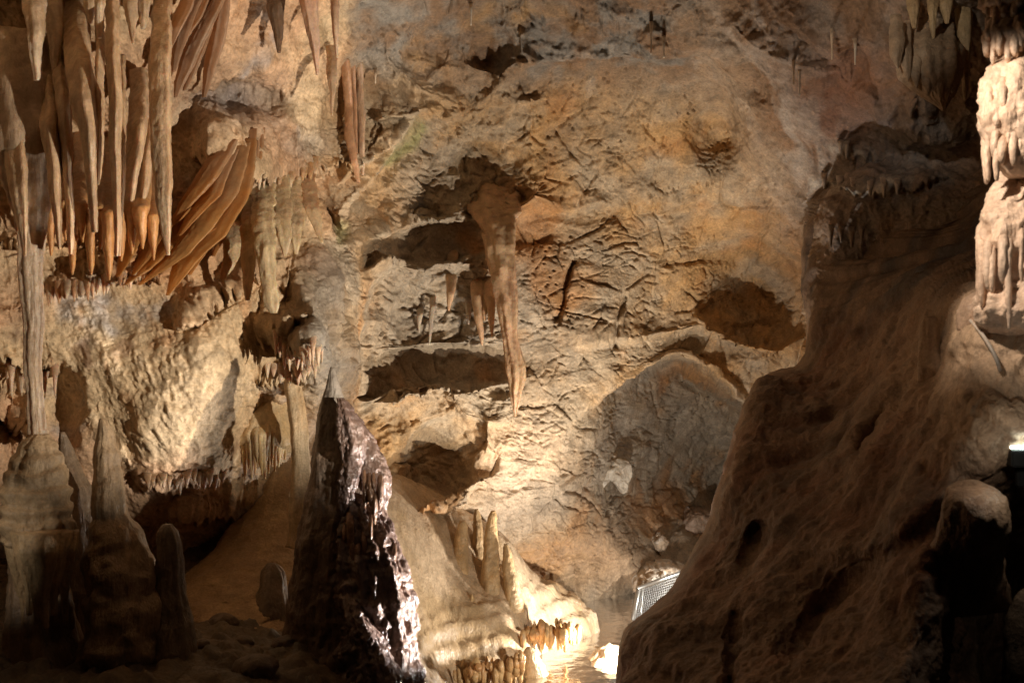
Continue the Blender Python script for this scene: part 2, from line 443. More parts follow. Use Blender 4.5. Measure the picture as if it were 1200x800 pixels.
# ---- mineral colours: bedding, iron stain, calcite veneer
n1 = fbm(PW, 1.1, 4, seed=70); n2 = fbm(PW, 3.0, 4, seed=71); n3 = fbm(PW, 9., 3, seed=72)
C = lerp(TAN, OCHRE, sm(-.25, .35, n1 + .5 * n2))
greyz = np.clip(inarch * 1.2 + blob(560, 360, 150, 130, 1, 0, 3) + blob(700, 590, 150, 70, .7) + blob(500, 210, 60, 60, .6) + blob(800, 520, 90, 60, .9), 0, 1)
C = lerp(C, GREY * np.array((1.15, 1.05, .92)), np.clip(greyz * sm(-.5, .2, n2 + .4 * n3 + .15), 0, 1) * .85)
C = lerp(C, OCHRE, np.clip(blob(870, 370, 80, 110, 1, 0, 3) + blob(840, 190, 90, 70, .6) + blob(760, 150, 110, 60, .6), 0, 1) * sm(-.5, .3, n2) * .8)
C = lerp(C, ORANGE * .8, .55 * sm(.15, .55, n1 - .3 * n2 + .1) * zc)
# roof strip: darker brown limestone, rusty patches
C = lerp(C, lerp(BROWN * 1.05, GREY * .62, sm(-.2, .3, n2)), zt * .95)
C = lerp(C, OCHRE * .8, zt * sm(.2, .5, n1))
# left wall: cream calcite over blue grey limestone
CL = lerp(np.array((.58, .42, .25)), np.array((.54, .34, .20)), sm(-.2, .3, n1))
CL = lerp(CL, SLATE * 1.25, sm(.25, .5, fbm(PW, 2.0, 4, seed=74)) * .7)
CL = lerp(CL, np.array((.46, .24, .11)), sm(.2, .5, fbm(PW, (5, 5, 2), 4, .6, seed=78)) * .6)
CL = lerp(CL, np.array((.30, .17, .10)), sm(.25, .5, fbm(PW, (4, 4, 2.5), 4, seed=75)) * .7)
CL = lerp(CL, ORANGE, np.clip(blob(110, 260, 80, 35, .8) + blob(190, 290, 50, 40, .7) + blob(385, 262, 22, 22, .8), 0, 1))
CL = lerp(CL, SLATE, np.clip(blob(270, 120, 60, 30, .8) + blob(300, 230, 40, 22, .3) + blob(370, 170, 40, 20, .5), 0, 1))
CL = lerp(CL, GREY * .8, np.clip(blob(390, 380, 40, 110, .95, 0, 3), 0, 1))
C = lerp(C, CL, zl)
# right wall: dark brown, red brown, white streaks
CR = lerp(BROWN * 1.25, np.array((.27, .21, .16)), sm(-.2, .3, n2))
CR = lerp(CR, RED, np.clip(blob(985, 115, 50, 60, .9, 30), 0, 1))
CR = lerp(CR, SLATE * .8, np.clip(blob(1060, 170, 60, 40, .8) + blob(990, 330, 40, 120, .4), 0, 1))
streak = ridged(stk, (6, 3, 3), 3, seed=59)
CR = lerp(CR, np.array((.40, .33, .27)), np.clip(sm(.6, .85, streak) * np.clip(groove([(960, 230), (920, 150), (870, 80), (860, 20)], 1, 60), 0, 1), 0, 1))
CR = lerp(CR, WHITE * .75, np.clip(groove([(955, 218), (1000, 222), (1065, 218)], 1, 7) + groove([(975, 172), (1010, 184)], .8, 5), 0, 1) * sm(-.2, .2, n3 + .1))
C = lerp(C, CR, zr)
# lamplit hollow over the pool painted cream, pale petal, green moss on the rim by the lamp
C = lerp(C, CREAM * 1.05, np.clip(blob(595, 560, 36, 60, .9, 15) + blob(640, 530, 30, 40, .5), 0, 1))
C = lerp(C, np.array((.26, .25, .10)), np.clip(groove([(492, 150), (478, 172), (455, 190)], .8, 6) + groove([(398, 262), (397, 285)], .6, 6), 0, 1))
C = lerp(C, BROWN, np.clip(blob(512, 560, 42, 26, .8, -10) , 0, 1) * sm(-.4, .1, n3))
C = lerp(C, WHITE * .8, sm(.30, .5, fbm(PW, (2.6, 2.6, 1.2), 4, seed=77)) * .35 * (zt + .3 * zc))
C = C * (1 + .18 * n3)[..., None]
# warm brown skirt of flowstone under the arch
C = lerp(C, np.array((.30, .18, .09)), np.clip(blob(690, 650, 90, 50, .9), 0, 1))
wet = np.clip(.25 + .4 * n1 + .3 * blob(610, 560, 80, 120, 1) + .3 * zl, 0, .75)
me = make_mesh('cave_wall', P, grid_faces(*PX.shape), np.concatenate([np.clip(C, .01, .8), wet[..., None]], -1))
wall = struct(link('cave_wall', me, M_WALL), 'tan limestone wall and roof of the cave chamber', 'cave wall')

# ------------------------------------------------------------------ cave floor: dark left floor, bank, terraced pool bed
fl = [(640, 735, 10.2), (700, 742, 10.1), (640, 800, 8.9), (710, 800, 8.9), (740, 740, 10.4), (660, 900, 7.4),
      (470, 590, 8.8), (455, 650, 8.1), (535, 620, 9.15), (575, 676, 8.98), (602, 682, 8.9), (540, 655, 8.98), (600, 640, 9.4), (560, 690, 8.85), (620, 700, 9.2), (660, 690, 9.95), (560, 735, 8.5), (640, 725, 9.4), (500, 742, 8.2), (700, 722, 10.2), (520, 800, 8.0),
      (250, 690, 7.1), (300, 640, 7.5), (330, 585, 8.0), (200, 755, 6.0), (390, 770, 6.0), (100, 785, 5.6), (0, 760, 5.7), (250, 800, 5.3),
      (300, 950, 4.2), (0, 950, 4.0), (-300, 800, 5), (560, 1000, 5.2), (800, 800, 9), (950, 760, 10), (800, 690, 11.6), (-200, 650, 6.5), (1100, 900, 8)]
fw = np.array([W(a, b, d) for a, b, d in fl])
ff = tps(fw[:, :2], fw[:, 2], lam=.01)
gx = np.arange(-5.5, 4.5, .0145); gy = np.arange(3.2, 12.6, .0155)
GX, GY = np.meshgrid(gx, gy)
GZ = ff(GX, GY)
F = np.stack([GX, GY, GZ], -1)
POOL = .43
bank = sm(-1.9, -1.2, GX) * sm(7.2, 8.0, GY)
# terraces stepping down to the pool
zz = GZ + .13 * fbm(F, 1.6, 4, .55, seed=80)
st = .14
q = zz / st; fq = q - np.floor(q)
ter = st * (np.floor(q) + sm(.0, .6, fq) * .6 + .4 * fq)
tm = bank * sm(.98, .76, GZ)
GZ = GZ * (1 - tm) + (ter + .02) * tm
F[..., 2] = GZ
# rounded drip pillows on the risers
GZ = GZ + bank * (.018 * (ridged(F, (11, 11, 3), 2, seed=81) - .5) + .012 * fbm(F, 16, 3, seed=82))
f1, f2, cid = worley2((GX + .04 * fbm(F, 5, 2, seed=87)) / .075, GY / .095, 12)
GZ += bank * .028 * np.sqrt(np.clip(1 - f1 * 1.15, 0, 1)) * sm(-.25, .2, fbm(F, 1.3, 2, seed=83)) * sm(.4, .6, GZ)
f1, f2, cid = worley2((GX + .03 * fbm(F, 9, 2, seed=107)) / .03, GY / .045, 17)
GZ += bank * .012 * np.sqrt(np.clip(1 - f1 * 1.15, 0, 1)) * sm(.45, .6, GZ)
f1, f2, cid = worley2((GX + .03 * fbm(F, 9, 2, seed=108)) / .11, GY / .13, 18)
GZ += (1 - bank) * .05 * np.clip(1.1 - f1 * 1.5 + .3 * fbm(F, 20, 3, .6, seed=111), 0, .7) * (cid > .72) + (1 - bank) * .03 * fbm(F, 14, 5, .65, seed=109)
GZ += (1 - bank) * (.10 * fbm(F, 1.6, 4, seed=84) + .03 * fbm(F, 7, 3, seed=85))
# pool basin is smooth and shallow
basin = sm(.60, .40, GZ) * bank
GZ = GZ * (1 - basin) + (POOL - .05 - .05 * sm(.45, .2, GZ) + .02 * fbm(F, 3, 2, seed=86)) * basin
GZ += bank * .17 * np.exp(-((GX - .80) / .21) ** 2 - ((GY - 8.85) / .5) ** 2) * (1 + .5 * fbm(F, 9, 3, seed=112))  # hump added to the bed so the pool lamp glares on it
F[..., 2] = GZ
m1 = fbm(F, 2.2, 4, seed=88)
CF = lerp(np.array((.17, .12, .07)), np.array((.11, .08, .05)), sm(-.2, .3, m1))
CB = lerp(CREAM * np.array((.95, .92, .84)), np.array((.42, .29, .16)), sm(-.1, .35, m1 + .3 * fbm(F, 7, 3, seed=89)))
CF = lerp(CF, CB, sm(-1.75, -1.1, GX + .15 * m1) * sm(7.0, 7.7, GY))
CF = lerp(CF, np.array((.34, .20, .10)), sm(9.7, 10.2, GY + .3 * m1))
wetf = np.clip(.35 + .5 * bank + .3 * m1, 0, 1)
me = make_mesh('cave_floor', F, grid_faces(*GX.shape)[:, ::-1], np.concatenate([np.clip(CF, .01, .8), wetf[..., None]], -1))
struct(link('cave_floor', me, M_FLOW), 'wet flowstone floor banking down to a shallow pool', 'cave floor')

def fz(x, y):
    i = int(np.clip(np.searchsorted(gy, y), 0, len(gy) - 1)); j = int(np.clip(np.searchsorted(gx, x), 0, len(gx) - 1))
    return float(GZ[i, j])

# pool water: thin sheet with ripples, sees through to the bed
def water_mat():
    m = bpy.data.materials.new('pool_water'); m.use_nodes = True
    nt = m.node_tree; nt.nodes.clear(); L = nt.links.new
    out = node(nt, 'ShaderNodeOutputMaterial'); mix = node(nt, 'ShaderNodeMixShader')
    tr = node(nt, 'ShaderNodeBsdfTransparent'); tr.inputs['Color'].default_value = (.86, .78, .62, 1)
    gl = node(nt, 'ShaderNodeBsdfGlossy'); gl.inputs['Roughness'].default_value = .06
    fr = node(nt, 'ShaderNodeFresnel', IOR=1.33)
    geo = node(nt, 'ShaderNodeNewGeometry')
    n = node(nt, 'ShaderNodeTexNoise', Scale=9.0, Detail=4.0); L(geo.outputs['Position'], n.inputs['Vector'])
    bp = node(nt, 'ShaderNodeBump'); bp.inputs['Strength'].default_value = .35; bp.inputs['Distance'].default_value = .03
    L(n.outputs['Fac'], bp.inputs['Height']); L(bp.outputs[0], gl.inputs['Normal']); L(bp.outputs[0], fr.inputs['Normal'])
    L(fr.outputs[0], mix.inputs[0]); L(tr.outputs[0], mix.inputs[1]); L(gl.outputs[0], mix.inputs[2]); L(mix.outputs[0], out.inputs['Surface'])
    return m
xs = np.linspace(-1.2, 3.6, 25); ys = np.linspace(6.6, 11.4, 25)
a, b = np.meshgrid(xs, ys)
me = make_mesh('pool_water', np.stack([a, b, np.full_like(a, POOL)], -1), grid_faces(25, 25)[:, ::-1])
struct(link('pool_water', me, water_mat()), 'shallow clear pool at the foot of the bank', 'pool')

# ------------------------------------------------------------------ big brown slope in the right foreground (closed rock mass)
bnd = np.array([(1480, 190), (1300, 205), (1180, 215), (1100, 222), (1040, 228), (985, 228), (958, 238), (944, 262), (939, 300), (939, 340), (944, 385), (944, 415), (932, 430), (905, 437),
                (886, 446), (875, 470), (862, 500), (848, 540), (838, 580), (825, 620), (803, 660), (785, 690), (757, 715), (733, 738), (725, 760), (722, 800), (716, 880), (705, 1000)], float)
seg = np.concatenate([[0], np.cumsum(np.hypot(*np.diff(bnd, axis=0).T))])
NS = 780
tt = np.linspace(0, seg[-1], NS)
bx = np.interp(tt, seg, bnd[:, 0]); by = np.interp(tt, seg, bnd[:, 1])
for _ in range(6):
    bx[1:-1] = .25 * bx[:-2] + .5 * bx[1:-1] + .25 * bx[2:]; by[1:-1] = .25 * by[:-2] + .5 * by[1:-1] + .25 * by[2:]
wv = np.stack([tt / 60, tt * 0, tt * 0], -1)
bx += 5 * fbm(wv, 1, 4, seed=5); by += 4 * fbm(wv, 1, 4, seed=6)
# far side of the patch
far = np.array([(1500, 320), (1500, 1020), (760, 1020)], float)
ex = np.interp(np.linspace(0, 1, NS), [0, .4, .6, 1], [1530, 1530, 1500, 800]); ey = np.interp(np.linspace(0, 1, NS), [0, .4, .6, 1], [230, 620, 1030, 1030])
NT = 460
u = np.linspace(0, 1, NT)[None] ** 1.25
SX = bx[:, None] * (1 - u) + ex[:, None] * u; SY = by[:, None] * (1 - u) + ey[:, None] * u
sl = [(886, 446, 7.1), (862, 500, 6.4), (838, 580, 6.1), (803, 660, 5.7), (757, 715, 5.4), (722, 800, 5.1), (705, 1000, 4.5), (940, 431, 7.5), (1000, 420, 7.0), (1060, 400, 6.3), (1100, 385, 5.7), (1140, 352, 5.15), (1210, 345, 4.8), (942, 262, 8.6), (944, 350, 8.2), (1000, 230, 8.5), (1000, 320, 7.9), (1080, 225, 8.0), (1080, 310, 7.2), (1130, 250, 7.4), (1140, 320, 6.3), (1210, 300, 5.6), (1210, 215, 6.6), (1480, 190, 6.0), (1480, 320, 4.6),
      (1200, 420, 4.5), (1000, 550, 5.3), (920, 640, 5.2), (900, 800, 4.3), (1000, 700, 4.5), (1100, 480, 4.8), (1100, 560, 4.4), (1090, 640, 4.1), (1110, 700, 4.0), (1080, 800, 3.7), (1180, 500, 4.3), (1180, 650, 4.9), (1200, 760, 4.9), (1470, 700, 4.5), (1470, 500, 4.2), (1000, 1000, 3.6), (1300, 1000, 4.2)]
g = tps([(a / 100, b / 100) for a, b, c in sl], [c for a, b, c in sl], lam=.02)
SD = g(SX / 100, SY / 100)
dist = np.hypot(SX - bx[:, None], SY - by[:, None])
R = 26.
tq = np.clip(1 - dist / R, 0, 1)
SD += .65 * (1 - np.sqrt(np.clip(1 - tq ** 2, 0, 1)))
def sgroove(pts, h, w):
    d = np.full(SX.shape, 1e9)
    for (x0, y0), (x1, y1) in zip(pts[:-1], pts[1:]):
        dx, dy = x1 - x0, y1 - y0
        t = np.clip(((SX - x0) * dx + (SY - y0) * dy) / (dx * dx + dy * dy), 0, 1)
        d = np.minimum(d, np.hypot(SX - x0 - t * dx, SY - y0 - t * dy))
    return h * np.exp(-(d / w) ** 2)
SD += sgroove([(1048, 472), (1025, 505), (1008, 530)], .16, 8) + sgroove([(1120, 600), (1060, 640), (980, 690), (930, 760)], .10, 16)
SD += sgroove([(885, 620), (872, 660)], .12, 9) + sgroove([(862, 720), (855, 800)], .1, 6)
SD += sgroove([(1010, 540), (930, 620), (880, 720)], -.08, 22) + sgroove([(1060, 450), (1000, 500)], -.08, 14)
SD += .7 * sm(1118, 1150, SX + .15 * (SY - 650)) * sm(600, 690, SY)
SP = W(SX, SY, SD)
flow = np.stack([SP[..., 0] * .75 - SP[..., 2] * .65, SP[..., 1], SP[..., 0] * .65 + SP[..., 2] * .75], -1)   # runs down to the lower left
swp = SP + .12 * np.stack([fbm(SP, 1.6, 3, seed=91), fbm(SP, 1.6, 3, seed=92), fbm(SP, 1.6, 3, seed=93)], -1)
flw = np.stack([swp[..., 0] * .75 - swp[..., 2] * .65, swp[..., 1], swp[..., 0] * .65 + swp[..., 2] * .75], -1)
SH = .09 * fbm(SP, 1.3, 4, seed=94) + .045 * (ridged(flw, (4.2, 2, .8), 4, seed=95) - .6) + .03 * fbm(swp, 5, 4, seed=96) + .008 * fbm(SP, 24, 3, seed=97)
SH += .03 * (ridged(flw, (10, 5, 1.2), 3, seed=98) - .6) + .012 * (ridged(flw, (30, 14, 4), 2, seed=101) - .6)
SH += .012 * fbm(SP, 13, 3, .6, seed=102) - .03 * sm(.55, .8, ridged(swp, (1.6, 1.6, 1.6), 2, seed=103) - .25 * fbm(SP, 4, 2, seed=104))
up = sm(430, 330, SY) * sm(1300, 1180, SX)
fl2 = np.stack([SP[..., 0] + .4 * SP[..., 1], SP[..., 1] * 0, SP[..., 2]], -1)
SH = SH * (1 - .75 * up) + up * .20 * (ridged(fl2, (5.5, 1, .45), 4, seed=58) - .6)
lmp = np.exp(-((SX - 1175) / 60) ** 2 - ((SY - 480) / 70) ** 2)
f1, f2, cid = worley2((SP[..., 0] + .05 * fbm(SP, 6, 2, seed=105)) / .10, SP[..., 2] / .08, 15)
SH += lmp * .05 * np.sqrt(np.clip(1 - f1 * 1.2, 0, 1))
SN = grid_normals(SP)
SN *= np.sign((SN * (np.array([0, 0, CAMZ]) - SP)).sum(-1, keepdims=True))
SP = SP + SN * (SH * np.clip(dist / 10, .25, 1))[..., None]
s1 = fbm(SP, 1.8, 4, seed=99)
s2 = ridged(flw, (10, 5, 1.2), 3, seed=98)
CS = lerp(np.array((.30, .155, .09)), np.array((.20, .12, .07)), sm(-.25, .3, s1))
CS = lerp(CS, np.array((.11, .065, .04)), sm(.62, .45, s2) * .6)
CS = lerp(CS, lerp(BROWN * .5, SLATE * .36, sm(-.2, .3, fbm(SP, (5, 5, 1), 3, seed=110))), up * .9)  # upper wall's shade put into its colour: brown and slate darkened
CS = CS * (1 + .25 * fbm(SP, 9, 4, .6, seed=106))[..., None]
CS = lerp(CS, np.array((.42, .28, .18)), sm(.62, .82, ridged(flw, (4.2, 2, .8), 4, seed=95)) * .6)
CS = lerp(CS, np.array((.46, .33, .22)), sm(130, 40, np.hypot((SX - 1160) / 1.3, SY - 440)) * .85)  # lamplit crest painted paler than the rest of the slope
wets = np.clip(.35 + .5 * s1, 0, .8)
nS = SX.size
back = SP.copy()
back = back + np.stack([back[..., 0] / back[..., 1], np.ones_like(SX), (back[..., 2] - CAMZ) / back[..., 1]], -1) * (.12 + .75 * sm(0, 60, dist))[..., None]
q1 = grid_faces(NS, NT)
q2 = q1[:, ::-1] + nS
idx = np.arange(nS).reshape(NS, NT)
loop = np.concatenate([idx[:, 0], idx[-1, 1:], idx[::-1, -1][1:], idx[0, ::-1][1:-1]])
l2 = np.roll(loop, -1)
qs = np.stack([loop, l2, l2 + nS, loop + nS], -1)
CS = CS * lerp(np.ones(1), np.full(1, .72), sm(60, 160, np.hypot((SX - 1160) / 1.3, SY - 440)))  # slope colour darkened away from the lamplit crest
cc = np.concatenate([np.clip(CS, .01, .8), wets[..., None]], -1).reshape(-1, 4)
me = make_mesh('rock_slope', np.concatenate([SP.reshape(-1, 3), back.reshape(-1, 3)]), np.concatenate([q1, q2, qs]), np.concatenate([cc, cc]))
struct(link('rock_slope', me, M_SLOPE), 'big brown flowstone slope rising to the lit column', 'rock slope')
def sd(px, py):
    i, j = np.unravel_index(np.argmin((SX - px) ** 2 + (SY - py) ** 2), SX.shape)
    return float(SP[i, j, 1])

# ------------------------------------------------------------------ dripstone generator
def spire(path, seed=0, seg=40, step=.014, flat=1.0, rot=0, flutes=0, fa=.0, twist=0, lump=.12, lf=9., bands=0, ba=.1, fine=.006,
          c1=CREAM, c2=PEACH, tip=None, tipr=(.6, 1.), wet=.4, edge=1.0, cover=None, lz=.55):
    """round, fluted or blade-like dripstone along a path of (px, py, depth, radius in photo pixels)"""
    A = np.array(path, float)
    if A[0, 1] < A[-1, 1] and A[0, 2] - A[1, 2] > .25 and A[0, 3] > 5: A[0, 1] -= 45 * (A[0, 2] - A[1, 2]); A[0, 3] *= .75
    pts = W(A[:, 0], A[:, 1], A[:, 2]); rad = A[:, 3] * K * A[:, 2]
    L = np.concatenate([[0], np.cumsum(np.linalg.norm(np.diff(pts, axis=0), axis=1))])
    n = int(np.clip(L[-1] / step, 12, 260))
    t = np.linspace(0, L[-1], n)
    c = np.stack([np.interp(t, L, pts[:, i]) for i in range(3)], -1)
    r = np.interp(t, L, rad)
    for _ in range(max(2, n // 40)):
        c[1:-1] = .25 * c[:-2] + .5 * c[1:-1] + .25 * c[2:]; r[1:-1] = .25 * r[:-2] + .5 * r[1:-1] + .25 * r[2:]
    rr_ = np.array([seed * 1.7, seed * .9, seed * 2.3])
    wander = np.stack([pn(c + rr_, 5, 1), pn(c + rr_, 5, 2), c[:, 0] * 0], -1) * np.minimum(r * .25, .012)[:, None]
    c = c + wander
    th = np.linspace(0, 2 * math.pi, seg, endpoint=False)[None]
    ca, sa = np.cos(th), np.sin(th)
    if edge != 1:                                    # sharpen the ends of the section into blade edges
        ca_ = np.sign(ca) * np.abs(ca) ** 1.0; sa_ = np.sign(sa) * np.abs(sa) ** edge
    else: ca_, sa_ = ca, sa
    v = (t / L[-1])[:, None]
    rn = np.ones((n, seg))
    if flutes:
        ph = RNG.random() * 6
        tw = twist * v * 6
        rn += fa * np.cos(flutes * th + ph + tw + 1.5 * np.sin(2 * th + seed)) + fa * .5 * np.cos((flutes * 2 + 1) * th + 2 * ph)
    X = c[:, None, 0] + r[:, None] * (ca_ * rn); Yv = sa_ * flat * rn * r[:, None]
    a = math.radians(rot)
    ux = r[:, None] * ca_ * rn; uy = Yv
    Q = np.stack([c[:, 0, None] + ux * math.cos(a) - uy * math.sin(a), c[:, 1, None] + ux * math.sin(a) + uy * math.cos(a), np.broadcast_to(c[:, 2, None], (n, seg))], -1)
    off = Q - c[:, None]; ol = np.linalg.norm(off, axis=-1, keepdims=True) + 1e-9; dirn = off / ol
    S = Q + rr_
    disp = lump * r[:, None] * fbm(S, (lf, lf, lf * lz), 4, .55, seed=seed % 7) + fine * np.minimum(1, r / .03)[:, None] * (fbm(S, 30, 3, .6, seed=2) + .6 * ridged(S, (48, 48, 30), 2, seed=8) - .36) + .05 * r[:, None] * fbm(S, (26, 26, 9), 3, .6, seed=3)
    if bands:
        zb = S[..., 2] * bands + .8 * fbm(S, 5, 3, seed=4)
        fb = zb - np.floor(zb)
        disp += ba * r[:, None] * (sm(0, .75, fb) - sm(.78, 1., fb) - .4)
    tipfade = np.clip(r / max(rad.max() * .12, 1e-6), .15, 1)[:, None]
    Q = Q + dirn * (disp * tipfade)[..., None]
    cn = fbm(S, (4, 4, 2), 4, seed=5); cf = fbm(S, (30, 30, 4), 3, seed=6)
    Cc = lerp(np.asarray(c1), np.asarray(c2), sm(-.3, .35, cn + .4 * cf))
    if tip is not None: Cc = lerp(Cc, np.asarray(tip), sm(tipr[0], tipr[1], v + .12 * cn))
    if cover is not None: Cc = cover(Q, Cc, v)
    Cc = Cc * (1 + .22 * cf + .2 * fbm(S, (14, 14, 8), 3, .6, seed=7))[..., None]
    al = np.clip(wet + .3 * cn, 0, 1)
    V = Q.reshape(-1, 3); Cc = np.concatenate([np.clip(Cc, .01, .85), al[..., None]], -1).reshape(-1, 4)
    q = grid_faces(n, seg, True)
    V = np.concatenate([V, c[:1], c[-1:] + np.array([[0, 0, 0]])]); Cc = np.concatenate([Cc, Cc[:1], Cc[-1:]])
    m0, m1 = n * seg, n * seg + 1
    j = np.arange(seg); j2 = (j + 1) % seg
    t1 = np.stack([np.full(seg, m0), j2, j], -1); t2 = np.stack([np.full(seg, m1), (n - 1) * seg + j, (n - 1) * seg + j2], -1)
    if pts[0, 2] > pts[-1, 2]: q = q[:, ::-1]; t1 = t1[:, ::-1]; t2 = t2[:, ::-1]
    return V, q, Cc, np.concatenate([t1, t2])

def add_spire(name, path, label, cat, group=None, mat=None, parent=None, **kw):
    V, q, Cc, t = spire(path, **kw)
    if parent is None:
        base = W(*path[0][:3]) if path[0][1] > path[-1][1] else W(*path[0][:3])
        me = make_mesh(name, V - base, q, Cc, t)
        o = link(name, me, mat or M_SPEL); o.location = base
        tag(o, label, cat, group)
    else:
        me = make_mesh(name, V - np.array(parent.location), q, Cc, t)
        o = link(name, me, mat or M_SPEL, parent)
        if label: o['label'] = label
    return o

def curtain(att, edg, thick=.018, waves=5, amp=.04, comb=.03, seed=0, nu=160, nv=46, c1=PEACH, c2=CREAM, ce=ORANGE, band=(.35, .9), wet=.5, taper=.4):
    """hanging calcite sheet: folds grow from the line where it is attached to its free, toothed edge"""
    A = np.array(att, float); E = np.array(edg, float)
    def rs(Q):
        p = W(Q[:, 0], Q[:, 1], Q[:, 2]); L = np.concatenate([[0], np.cumsum(np.linalg.norm(np.diff(p, axis=0), axis=1))])
        t = np.linspace(0, L[-1], nu)
        o = np.stack([np.interp(t, L, p[:, i]) for i in range(3)], -1)
        for _ in range(8): o[1:-1] = .25 * o[:-2] + .5 * o[1:-1] + .25 * o[2:]
        return o
    a, e = rs(A), rs(E)
    uu = np.linspace(0, 1, nu)
    tooth = np.abs(pn(np.stack([uu * waves * 3, uu * 0 + seed, uu * 0], -1), 1, seed)) + .5 * np.abs(pn(np.stack([uu * waves * 8, uu * 0 + seed, uu * 0], -1), 1, seed + 1))
    d = e - a
    e = e - d / np.linalg.norm(d, axis=1, keepdims=True) * (comb * tooth)[:, None]
    v = np.linspace(0, 1, nv)[None, :, None]
    G = a[:, None] * (1 - v) + e[:, None] * v
    Nn = grid_normals(G)
    S = G + seed * 1.3
    ph = uu[:, None] * waves * 2 * math.pi + 1.2 * pn(np.stack([uu * 6, uu * 0 + seed, uu * 0], -1), 1, 3)[:, None]
    G = G + Nn * (amp * np.sin(ph) * v[..., 0] ** 1.2 + .012 * fbm(S, 8, 3, seed=seed % 5) + .02 * fbm(S, 2.5, 2, seed=3))[..., None]
    Nn = grid_normals(G)
    tk = (thick * (1 - taper * v[..., 0]) * (1 + .5 * fbm(S, 12, 2, seed=8)))[..., None]
    Fr, Bk = G + Nn * tk / 2, G - Nn * tk / 2
    vv = np.broadcast_to(v[..., 0], G.shape[:2])
    cn = fbm(S, (5, 5, 5), 3, seed=9)
    stripe = .5 + .5 * np.sin(vv * 26 + 2.5 * cn)
    Cc = lerp(np.asarray(c1), np.asarray(c2), sm(-.2, .4, cn))
    Cc = lerp(Cc, np.asarray(ce), np.clip(sm(band[0], band[1], vv + .2 * cn) * (.55 + .45 * stripe), 0, 1))
    al = np.full(G.shape[:2] + (1,), wet)
    Cc = np.concatenate([np.clip(Cc, .01, .8), al], -1)
    n = nu * nv; q1 = grid_faces(nu, nv); q2 = q1[:, ::-1] + n
    idx = np.arange(n).reshape(nu, nv)
    loop = np.concatenate([idx[:, 0], idx[-1, 1:], idx[::-1, -1][1:], idx[0, ::-1][1:-1]]); l2 = np.roll(loop, -1)
    qs = np.stack([loop, loop + n, l2 + n, l2], -1)
    return np.concatenate([Fr.reshape(-1, 3), Bk.reshape(-1, 3)]), np.concatenate([q1[:, ::-1], q2[:, ::-1], qs]), np.concatenate([Cc.reshape(-1, 4)] * 2)

def add_curtain(name, att, edg, label, cat, group=None, mat=None, **kw):
    V, q, Cc = curtain(att, edg, **kw)
    base = W(*att[0])
    o = link(name, make_mesh(name, V - base, q, Cc), mat or M_SHEET); o.location = base
    return tag(o, label, cat, group)

# ------------------------------------------------------------------ FORMATIONS
DC = 'stalactite'
# ---- long thin column on the left and the hanging blades beside it
add_spire('thin_column', [(30, 40, 6.2, 44), (32, 100, 6.0, 40), (34, 160, 5.9, 33), (36, 215, 5.85, 25), (37, 250, 5.8, 17), (38, 285, 5.8, 12.5), (39, 340, 5.8, 11.5), (40, 400, 5.8, 9.5), (42, 460, 5.8, 8.2), (44, 500, 5.8, 9), (46, 520, 5.8, 13), (47, 540, 5.8, 20)],
          'long slender tan column reaching from the roof draperies down to the banded stalagmite', 'column', mat=M_DRAPE, seed=1, flat=.55, rot=20, flutes=3, fa=.16, twist=.1, c1=(.36, .25, .16), c2=(.50, .36, .24), seg=56, lump=.06)
BL = [  # path, label, seed, rot
 ([(20, 80, 6.3, 22), (16, 150, 5.95, 18), (22, 220, 5.75, 12), (27, 268, 5.7, 6), (29, 300, 5.7, 2)], 'dull brown blade drapery at the edge of the photo, against the slender column', 40),
 ([(58, 70, 6.3, 14), (60, 150, 5.85, 12), (64, 215, 5.75, 8), (68, 262, 5.7, 5), (70, 292, 5.7, 2)], 'narrow brown blade just beside the slender column', 25),
 ([(68, 45, 6.4, 13), (72, 110, 5.9, 10), (78, 180, 5.8, 7), (82, 240, 5.75, 5.5), (83, 284, 5.7, 4.5), (83, 298, 5.7, 2)], 'thin tan blade with a blunt foot, left of the broad pale blade', 30),
 ([(88, 22, 6.5, 20), (92, 80, 5.9, 18), (97, 120, 5.75, 15), (103, 160, 5.7, 10), (107, 210, 5.7, 6.5), (109, 250, 5.7, 5.5), (111, 272, 5.7, 4)], 'broad pale blade narrowing to a white rimmed foot', 35),
 ([(117, 40, 6.4, 8), (117, 110, 5.85, 6.5), (117, 170, 5.8, 5), (116, 205, 5.8, 3.5), (115, 217, 5.8, 1.5)], 'thin stalactite ending high between two long tan blades', 10),
 ([(131, -20, 6.4, 12), (132, 60, 5.8, 10), (134, 130, 5.7, 9), (136, 200, 5.7, 7), (137, 262, 5.7, 5), (137, 300, 5.7, 2)], 'long straight tan blade hanging from the top of the photo', 30),
 ([(142, 90, 6.5, 7), (142, 160, 5.95, 6), (141, 230, 5.85, 5), (140, 285, 5.8, 2.5), (140, 300, 5.8, 1.5)], 'thin brown stalactite tucked behind the long straight blade', 20),
 ([(164, 105, 6.7, 15), (162, 150, 6.2, 13), (158, 190, 6.1, 9), (152, 230, 6.05, 6), (147, 262, 6.05, 2)], 'short curved drapery set back in shade between two long blades', 40),
 ([(176, 120, 6.7, 12), (173, 170, 6.25, 11), (169, 215, 6.15, 8), (164, 250, 6.1, 3)], 'short brown drapery against the back of the widest blade', 30),
 ([(190, 5, 6.6, 14), (189, 60, 6.0, 13), (188, 120, 5.85, 13), (189, 180, 5.75, 12), (192, 235, 5.7, 9), (195, 275, 5.7, 5), (197, 299, 5.7, 1.8)], 'widest flat tan blade with a brightly lit sharp edge and pointed tip', 50),
]
